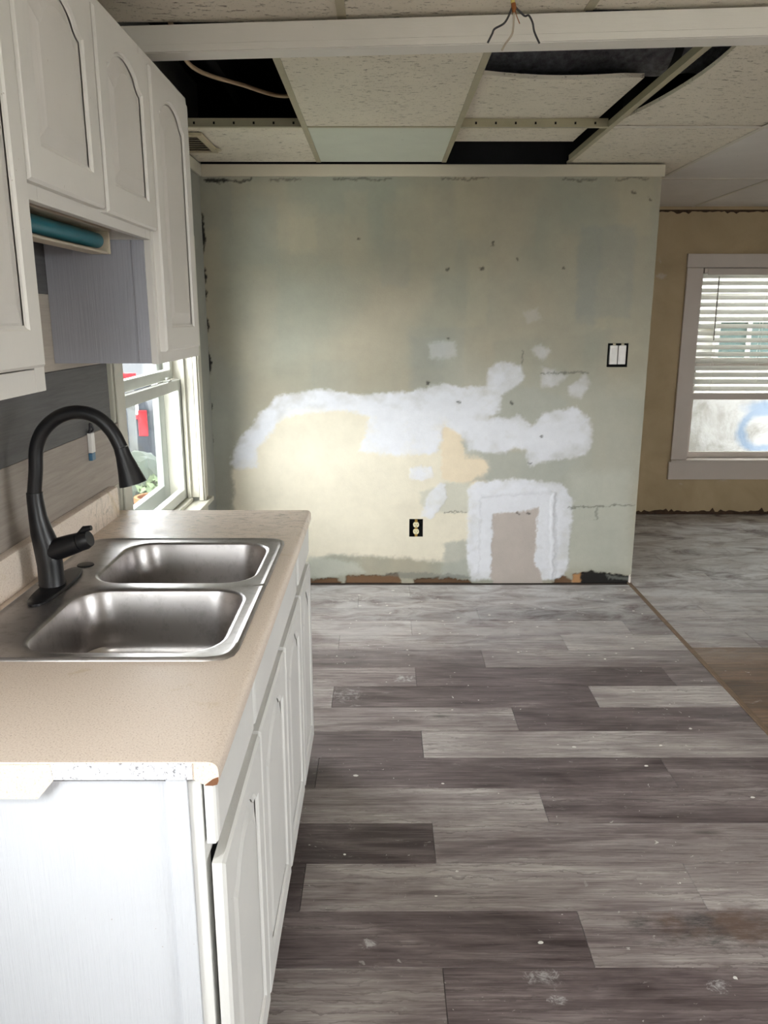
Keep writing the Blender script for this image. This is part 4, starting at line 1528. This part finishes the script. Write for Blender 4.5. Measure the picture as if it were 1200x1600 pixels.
# ---- things seen up in the open ceiling bays
cb = tag(MB().tube(spline([(-0.62, 2.60, ZC + 0.05), at_z(300, 104, ZC + 0.05), at_z(380, 133, ZC + 0.05), at_z(445, 150, ZC + 0.05), (-0.20, 3.28, ZC + 0.055)], 8), 0.0075, 10).build(
    'cable', M['cable'], None, True), 'old beige cable sagging across the open ceiling bay', 'cable')
dk = thing('duct', (0.9, 3.0, 2.56), 'black insulated duct above the missing ceiling tiles', 'duct')
M['insul'] = plain('black_duct_wrap', (88, 88, 93), 0.5, var=0.8, scale=40, bump=0.01, bscale=40)
pth = [(-0.2 + i * 0.12, 3.18 + 0.01 * math.sin(i), 2.55) for i in range(18)]
MB().tube(pth, [0.15 + 0.006 * math.sin(i * 2.1) for i in range(18)], 24).build('wrap', M['insul'], dk, smooth=True)
for x in (0.28, 1.02):
    MB().tube([(x, 3.18, 2.55), (x + 0.03, 3.18, 2.55)], 0.160, 24).build('strap', M['black'], dk, smooth=True)
jo = []
for i, x in enumerate((-0.72, 0.62, 1.25)):
    tag(MB().box(x, x + 0.04, 2.5, D, 2.56, 2.719).build('joist', M['dark_deck'], ceiling), None)

# ---- added fill lamp, unseen behind the camera, to brighten the near counter
lm = thing('added_fill_lamp', (-0.45, -0.35, ZC), 'added unseen round fill lamp over the near end of the kitchen', 'lamp')


def disc_loops(prof_):
    return [[(-0.45 + r * math.cos(q * math.pi / 16), -0.35 + r * math.sin(q * math.pi / 16), ZC + z) for q in range(32)] for r, z in prof_]


MB().loops(disc_loops(((0.17, -0.001), (0.175, -0.02), (0.165, -0.028))), True, True).build('base', M['grid_white'], lm, smooth=True)
ld = bpy.data.lights.new('fill_lamp_light', 'AREA')
ld.shape = 'DISK'
ld.size = 0.30
ld.energy = FILL_W
ld.color = (1.0, 0.97, 0.92)
lo_ = bpy.data.objects.new('fill_lamp_light', ld)
COL.objects.link(lo_)
lo_.location = (-0.45, -0.35, ZC - 0.032)

# ---- plaster crumbs on the floor
cr = MB()
random.seed(21)
for i in range(130):
    if i < 80:
        x, y = random.uniform(-0.25, 1.42), random.uniform(3.4, 4.44)
    else:
        x, y = random.uniform(-0.15, 1.4), random.uniform(1.5, 3.6)
    r = random.choice([0.0015, 0.002, 0.0025, 0.003, 0.004, 0.0055])
    el = random.uniform(1.0, 2.0)
    a0 = random.uniform(0, 6.28)
    k = 7
    lp = []
    for s, z in ((1.0, 0.0002), (0.8, r * 0.28), ):
        lp.append([(x + s * r * el * math.cos(a0 + q * 6.283 / k) * random.uniform(0.7, 1.2), y + s * r * math.sin(a0 + q * 6.283 / k) * random.uniform(0.7, 1.2), z + 0.0006)
                   for q in range(k)])
    cr.loops(lp, False, True)
M['crumb'] = plain('plaster_crumb', (224, 222, 216), 0.8)
tag(cr.build('plaster_crumbs', M['crumb']), 'white plaster crumbs and paint drips scattered over the kitchen floor', 'debris', kind='stuff')

# ---- window blind in the far room
bl = thing('window_blind', (2.9, YF, 0.916), 'white slatted blind lowered two thirds over the far window', 'blind')
BX0, BX1 = FX0 + 0.008, FX1 - 0.008
yb = YF + 0.035
MB().box(BX0 - 0.003, BX1 + 0.003, YF - 0.022, YF + 0.062, 1.862, 1.897).build('head_rail', M['casing_far'], bl, bevel=0.002)
MB().box(BX0 + 0.02, BX1 - 0.02, YF - 0.030, YF - 0.023, 1.850, 1.893).build('valance', M['casing_far'], bl, bevel=0.002)
sm = MB()
sp = []
W2 = 0.0245
for i in range(9):
    u = -1 + 2 * i / 8
    sp.append((u * W2, 0.0025 * (1 - u * u)))
tilt = math.radians(38)
prof2 = [(c * math.cos(tilt) - z * math.sin(tilt), c * math.sin(tilt) + z * math.cos(tilt)) for c, z in sp]
prof2 += [(c * math.cos(tilt) - (z + 0.0025) * math.sin(tilt), c * math.sin(tilt) + (z + 0.0025) * math.cos(tilt)) for c, z in sp[::-1]]
slat0 = None
nsl = 17
for i in range(nsl):
    z = 1.843 - i * (1.843 - 1.000) / (nsl - 1)
    if slat0 is None:
        slat0 = MB().prism(prof2, lambda u, v, d: (d, u, v), BX0, BX1).build('slat', M['slat'], bl, smooth=True)
        s = slat0
    else:
        s = slat0.copy()
        COL.objects.link(s)
        WORLD[s.name] = Matrix.Identity(4)
    s.location = (0, yb, z)
MB().box(BX0 - 0.002, BX1 + 0.002, yb - 0.026, yb + 0.026, 0.918, 0.966).build('bottom_rail', M['casing_far'], bl, bevel=0.003)
for x in (BX0 + 0.14, (BX0 + BX1) / 2, BX1 - 0.14):
    MB().tube([(x, yb - 0.024, 0.966), (x, yb - 0.024, 1.862)], 0.0012, 6).build('ladder_cord', M['slat'], bl)
    MB().tube([(x, yb + 0.024, 0.966), (x, yb + 0.024, 1.862)], 0.0012, 6).build('ladder_cord', M['slat'], bl)
w0, w1 = at_y(1124, 432, YF - 0.03), at_y(1115, 532, YF - 0.03)
MB().tube([w0, w1], 0.0042, 8).build('tilt_wand', plain('grey_wand', (110, 104, 98), 0.4), bl, smooth=True)

# ================================================================== OUTSIDE
tag(MB().box(-6.0, XL - 0.16, -5.0, 1.6, -0.70, -0.60).build('bounce_slab', plain('pale_bounce_slab', (200, 197, 190), 0.9)), kind='structure')  # unseen pale slab, added to bounce skylight up to the ceiling
tag(MB().box(XR + 0.16, 14.0, -9.0, 5.0, -0.70, -0.60).build('bounce_ground', plain('pale_bounce_ground', (190, 187, 180), 0.9)), kind='structure')  # unseen pale ground, added to bounce light in through the side window
gr = tag(MB().box(-45, 45, -30, 60, -0.95, -0.70).build('ground', M['ground']), kind='structure')


def hull(parent, name, mat, c, s, seed, sub=3, rough=0.25):
    bm = bmesh.new()
    bmesh.ops.create_icosphere(bm, subdivisions=sub, radius=1)
    r = random.Random(seed)
    for v in bm.verts:
        k = 1 + rough * (r.random() - 0.5)
        v.co = Vector((v.co.x * s[0] * k, v.co.y * s[1] * k, v.co.z * s[2] * k)) + Vector(c)
    me = bpy.data.meshes.new(name)
    bm.to_mesh(me)
    bm.free()
    return add_mesh(name, me, mat, parent)


def shrub(c, r, n, mat, label, seed):
    t = thing('shrub', (c[0], c[1], -0.7), label, 'shrub', 'shrubs in the yard')
    rd = random.Random(seed)
    st = MB()
    for i in range(4):
        a = rd.uniform(0, 6.28)
        st.tube([(c[0], c[1], -0.7), (c[0] + 0.4 * r * math.cos(a), c[1] + 0.4 * r * math.sin(a), c[2])], [0.02, 0.008], 5)
    st.build('stems', M['wood_raw'], t)
    b = MB()
    for i in range(n):
        u = Vector((rd.gauss(0, 1), rd.gauss(0, 1), rd.gauss(0, 1))).normalized() * r * rd.uniform(0.45, 1.0)
        p = Vector(c) + Vector((u.x, u.y, u.z * 0.75))
        d = Vector((rd.gauss(0, 1), rd.gauss(0, 1), rd.gauss(0, 1))).normalized()
        e = d.orthogonal().normalized()
        L = rd.uniform(0.05, 0.10)
        b.v += [tuple(p - d * L), tuple(p + e * L * 0.45), tuple(p + d * L), tuple(p - e * L * 0.45)]
        q = len(b.v) - 4
        b.f.append((q, q + 1, q + 2, q + 3))
    me = bpy.data.meshes.new('leaves')
    me.from_pydata(b.v, [], b.f)
    o = add_mesh('leaves', me, mat, t)
    o['kind'] = 'stuff'


def V3(px, py, Y):
    return at_y(px, py, Y)


# dark pickup truck parked along the yard
tk = thing('pickup_truck', (-4.6, 12.5, -0.7), 'dark parked truck seen through the window over the counter', 'vehicle')
ty0, ty1, tx0, tx1 = 10.4, 15.2, -5.4, -3.05
MB().loops([[(tx0, ty0, -0.30), (tx1, ty0, -0.30), (tx1, ty1, -0.30), (tx0, ty1, -0.30)],
            [(tx0, ty0, 0.38), (tx1, ty0, 0.38), (tx1, ty1, 0.38), (tx0, ty1, 0.38)],
            [(tx0 + 0.06, ty0 + 0.05, 0.50), (tx1 - 0.06, ty0 + 0.05, 0.50), (tx1 - 0.06, ty1 - 0.1, 0.44), (tx0 + 0.06, ty1 - 0.1, 0.44)]],
           True, True).build('body', M['car'], tk, bevel=0.05, seg=3)
MB().loops([[(tx0 + 0.1, 12.0, 0.45), (tx1 - 0.1, 12.0, 0.45), (tx1 - 0.1, 14.1, 0.45), (tx0 + 0.1, 14.1, 0.45)],
            [(tx0 + 0.3, 12.2, 1.10), (tx1 - 0.3, 12.2, 1.10), (tx1 - 0.3, 13.5, 1.10), (tx0 + 0.3, 13.5, 1.10)]], True, True).build('cab', M['car'], tk, bevel=0.05, seg=3)
MB().loops([[(tx0 + 0.25, 11.99, 0.56), (tx1 - 0.25, 11.99, 0.56), (tx1 - 0.40, 12.14, 1.02), (tx0 + 0.40, 12.14, 1.02)],
            [(tx0 + 0.25, 12.02, 0.56), (tx1 - 0.25, 12.02, 0.56), (tx1 - 0.40, 12.17, 1.02), (tx0 + 0.40, 12.17, 1.02)]], True, True).build('rear_glass', M['car_glass'], tk)
for x in (tx0 + 0.03, tx1 - 0.15):
    MB().box(x, x + 0.12, ty0 - 0.012, ty0 + 0.03, 0.02, 0.36).build('tail_light', M['red'], tk, bevel=0.01)
p0, p1 = V3(201, 631, ty0), V3(217, 648, ty0)
MB().box(p0[0], p1[0], ty0 - 0.012, ty0 + 0.01, p1[2], p0[2]).build('plate', M['plastic_white'], tk, bevel=0.005)
MB().box(p0[0], p1[0], ty0 - 0.014, ty0 + 0.01, p1[2] - 0.06, p1[2] - 0.01).build('reflector', M['red'], tk, bevel=0.005)
MB().box(tx0, tx1, ty0 - 0.10, ty0 + 0.05, -0.36, -0.20).build('bumper', M['stone'], tk, bevel=0.02)
for x in (tx0 + 0.02, tx1 - 0.24):
    for y in (11.3, 14.3):
        MB().tube([(x, y, -0.36), (x + 0.22, y, -0.36)], 0.335, 24).build('wheel', M['rubber'], tk, smooth=True)
# red board fixed to a post
sg = thing('red_board', (-3.4, 11.0, -0.7), 'bright red board on a post seen through the upper sash', 'board')
p0, p1 = V3(186, 583, 10.0), V3(214, 606, 10.0)
MB().box(p0[0], p1[0], 9.98, 10.0, p1[2], p0[2]).build('panel', M['red'], sg, bevel=0.004)
MB().box((p0[0] + p1[0]) / 2 - 0.04, (p0[0] + p1[0]) / 2 + 0.04, 10.0, 10.08, -0.7, p0[2]).build('post', M['stone'], sg)
# tarp covered pile, boulders, pot
hull(None, 'tarp_pile', M['tarp'], (-2.72, 8.8, -0.42), (0.32, 0.38, 0.50), 3, 3, 0.12)
tag(bpy.data.objects['tarp_pile'], 'grey green tarp covered heap below the parked truck', 'heap')
for i, (x_, y_, s_, lb) in enumerate(((-2.62, 9.75, 0.28, 'pale boulder between the heap and the truck'), (-2.16, 7.55, 0.22, 'grey boulder behind the terracotta pot'))):
    h_ = hull(None, 'boulder', M['stone'], (x_, y_, -0.62 + s_ * 0.4), (s_, s_ * 1.05, s_ * 1.2), 31 + i, 2, 0.3)
    tag(h_, lb, 'boulder', 'boulders in the yard')
p = V3(236, 732, 7.1)
po = MB()
po.loops([[(p[0] + r * math.cos(q * math.pi / 10), 7.1 + r * math.sin(q * math.pi / 10), z) for q in range(20)]
          for r, z in ((0.09, -0.7), (0.15, -0.12), (0.17, -0.12), (0.17, -0.05), (0.14, -0.05), (0.13, -0.15))], True, True)
tag(po.build('flower_pot', M['terracotta'], None, True), 'terracotta pot among the shrubs outside the window', 'pot')
sh = [((-1.90, 6.40, -0.36), 0.36, 1400, 'leaf2', 'low pale shrub just outside the lower sash'),
      ((-1.64, 5.55, -0.45), 0.34, 900, 'leaf', 'low green shrub close to the house wall'),
      ((-2.30, 8.22, -0.32), 0.28, 900, 'leaf2', 'small pale shrub in front of the heap'),
      ((-3.22, 9.35, -0.30), 0.34, 900, 'leaf', 'dark shrub beside the tarp heap')]
for i, (c, r, n, m, lb) in enumerate(sh):
    shrub(c, r, n, M[m], lb, 50 + i)
# board fence at the end of the yard
fn = thing('yard_fence', (-6.0, 18.5, -0.7), 'dark weathered board fence at the end of the yard', 'fence')
for i in range(40):
    x = -12 + i * 0.27
    MB().box(x, x + 0.25, 18.5, 18.53, -0.7, 1.25 + 0.04 * math.sin(i * 2.3)).build('board', M['car'], fn)
for z in (-0.2, 0.8):
    MB().box(-12, -1.2, 18.53, 18.6, z, z + 0.1).build('rail', M['car'], fn)

# neighbouring house opposite the far window
NY = 7.75


def nb(px, py):
    q = at_y(px, py, NY)
    return q[0], q[2]


k, col_, sep_ = make_stucco()
dx = k.math('SUBTRACT', sep_.outputs['X'], nb(1196, 672)[0])
dz = k.math('SUBTRACT', sep_.outputs['Z'], nb(1196, 672)[1])
v_ = k.coords()
rad = k.math('SQRT', k.math('ADD', k.math('MULTIPLY', dx, dx), k.math('MULTIPLY', k.math('MULTIPLY', dz, dz), 1.9)))
rad = k.math('ADD', rad, k.math('MULTIPLY', k.math('SUBTRACT', k.noise(v_, 5, 5), 0.5), 0.16))
rngm = k.ramp(k.math('ABSOLUTE', k.math('SUBTRACT', rad, 0.25)), [(0.02, 0.55), (0.08, 0.0)])
bx_ = k.math('SUBTRACT', sep_.outputs['X'], nb(1200, 636)[0])
bz_ = k.math('SUBTRACT', sep_.outputs['Z'], nb(1200, 636)[1])
r2 = k.math('SQRT', k.math('ADD', k.math('MULTIPLY', k.math('MULTIPLY', bx_, bx_), 0.25), k.math('MULTIPLY', k.math('MULTIPLY', bz_, bz_), 4.0)))
r2 = k.math('ADD', r2, k.math('MULTIPLY', k.math('SUBTRACT', k.noise(v_, 6, 5), 0.5), 0.2))
bar = k.ramp(r2, [(0.06, 0.55), (0.16, 0.0)])
col_ = k.mix(k.math('MAXIMUM', rngm, bar), col_, lin((72, 112, 152)))
k.set(col_, 0.9, 0, 0.2)
M['stucco'] = k.m
nh = thing('neighbour_house', (4.0, NY, -0.7), 'white neighbouring house wall with blue paint marks outside the far window', 'building')
MB().box(-2, 12, NY, NY + 0.3, -0.7, 0.80).build('block_foundation', M['stucco'], nh)
zz = 0.80
while zz < 4.6:
    MB().loops([[(-2, NY + 0.012, zz), (12, NY + 0.012, zz), (12, NY + 0.3, zz), (-2, NY + 0.3, zz)],
                [(-2, NY + 0.03, zz + 0.16), (12, NY + 0.03, zz + 0.16), (12, NY + 0.3, zz + 0.16), (-2, NY + 0.3, zz + 0.16)]], True, True).build('siding_board', M['siding'], nh)
    zz += 0.16
nx0, nx1, nz0, nz1 = nb(1112, 560)[0], nb(1200, 560)[0] + 0.25, nb(1112, 566)[1], nb(1112, 496)[1]
o = MB()
sash(o, 'x', nx0, nx1, nz0, nz1, NY - 0.03, NY + 0.01, 0.045)
nxm = nb(1168, 530)[0]
o.box(nxm - 0.02, nxm + 0.02, NY - 0.03, NY + 0.01, nz0 + 0.045, nz1 - 0.045)
wnd = o.build('window', M['siding'], nh)
MB().box(nx0 + 0.045, nx1 - 0.045, NY - 0.01, NY + 0.005, nz0 + 0.045, nz1 - 0.045).build('pane', M['nglass'], wnd)
MB().box(-2.2, 12.2, NY - 0.35, NY + 0.5, 4.6, 4.75).build('sky_block_eave', M['siding'], nh)  # unseen overhang, added with the tall siding to darken the alley
tag(MB().box(XL - 0.40, XR + 0.45, YB - 0.45, YF + 0.75, 2.9, 3.05).build('sky_block_roof', M['stone']), kind='structure')  # unseen overhang, added to keep skylight off the neighbouring wall
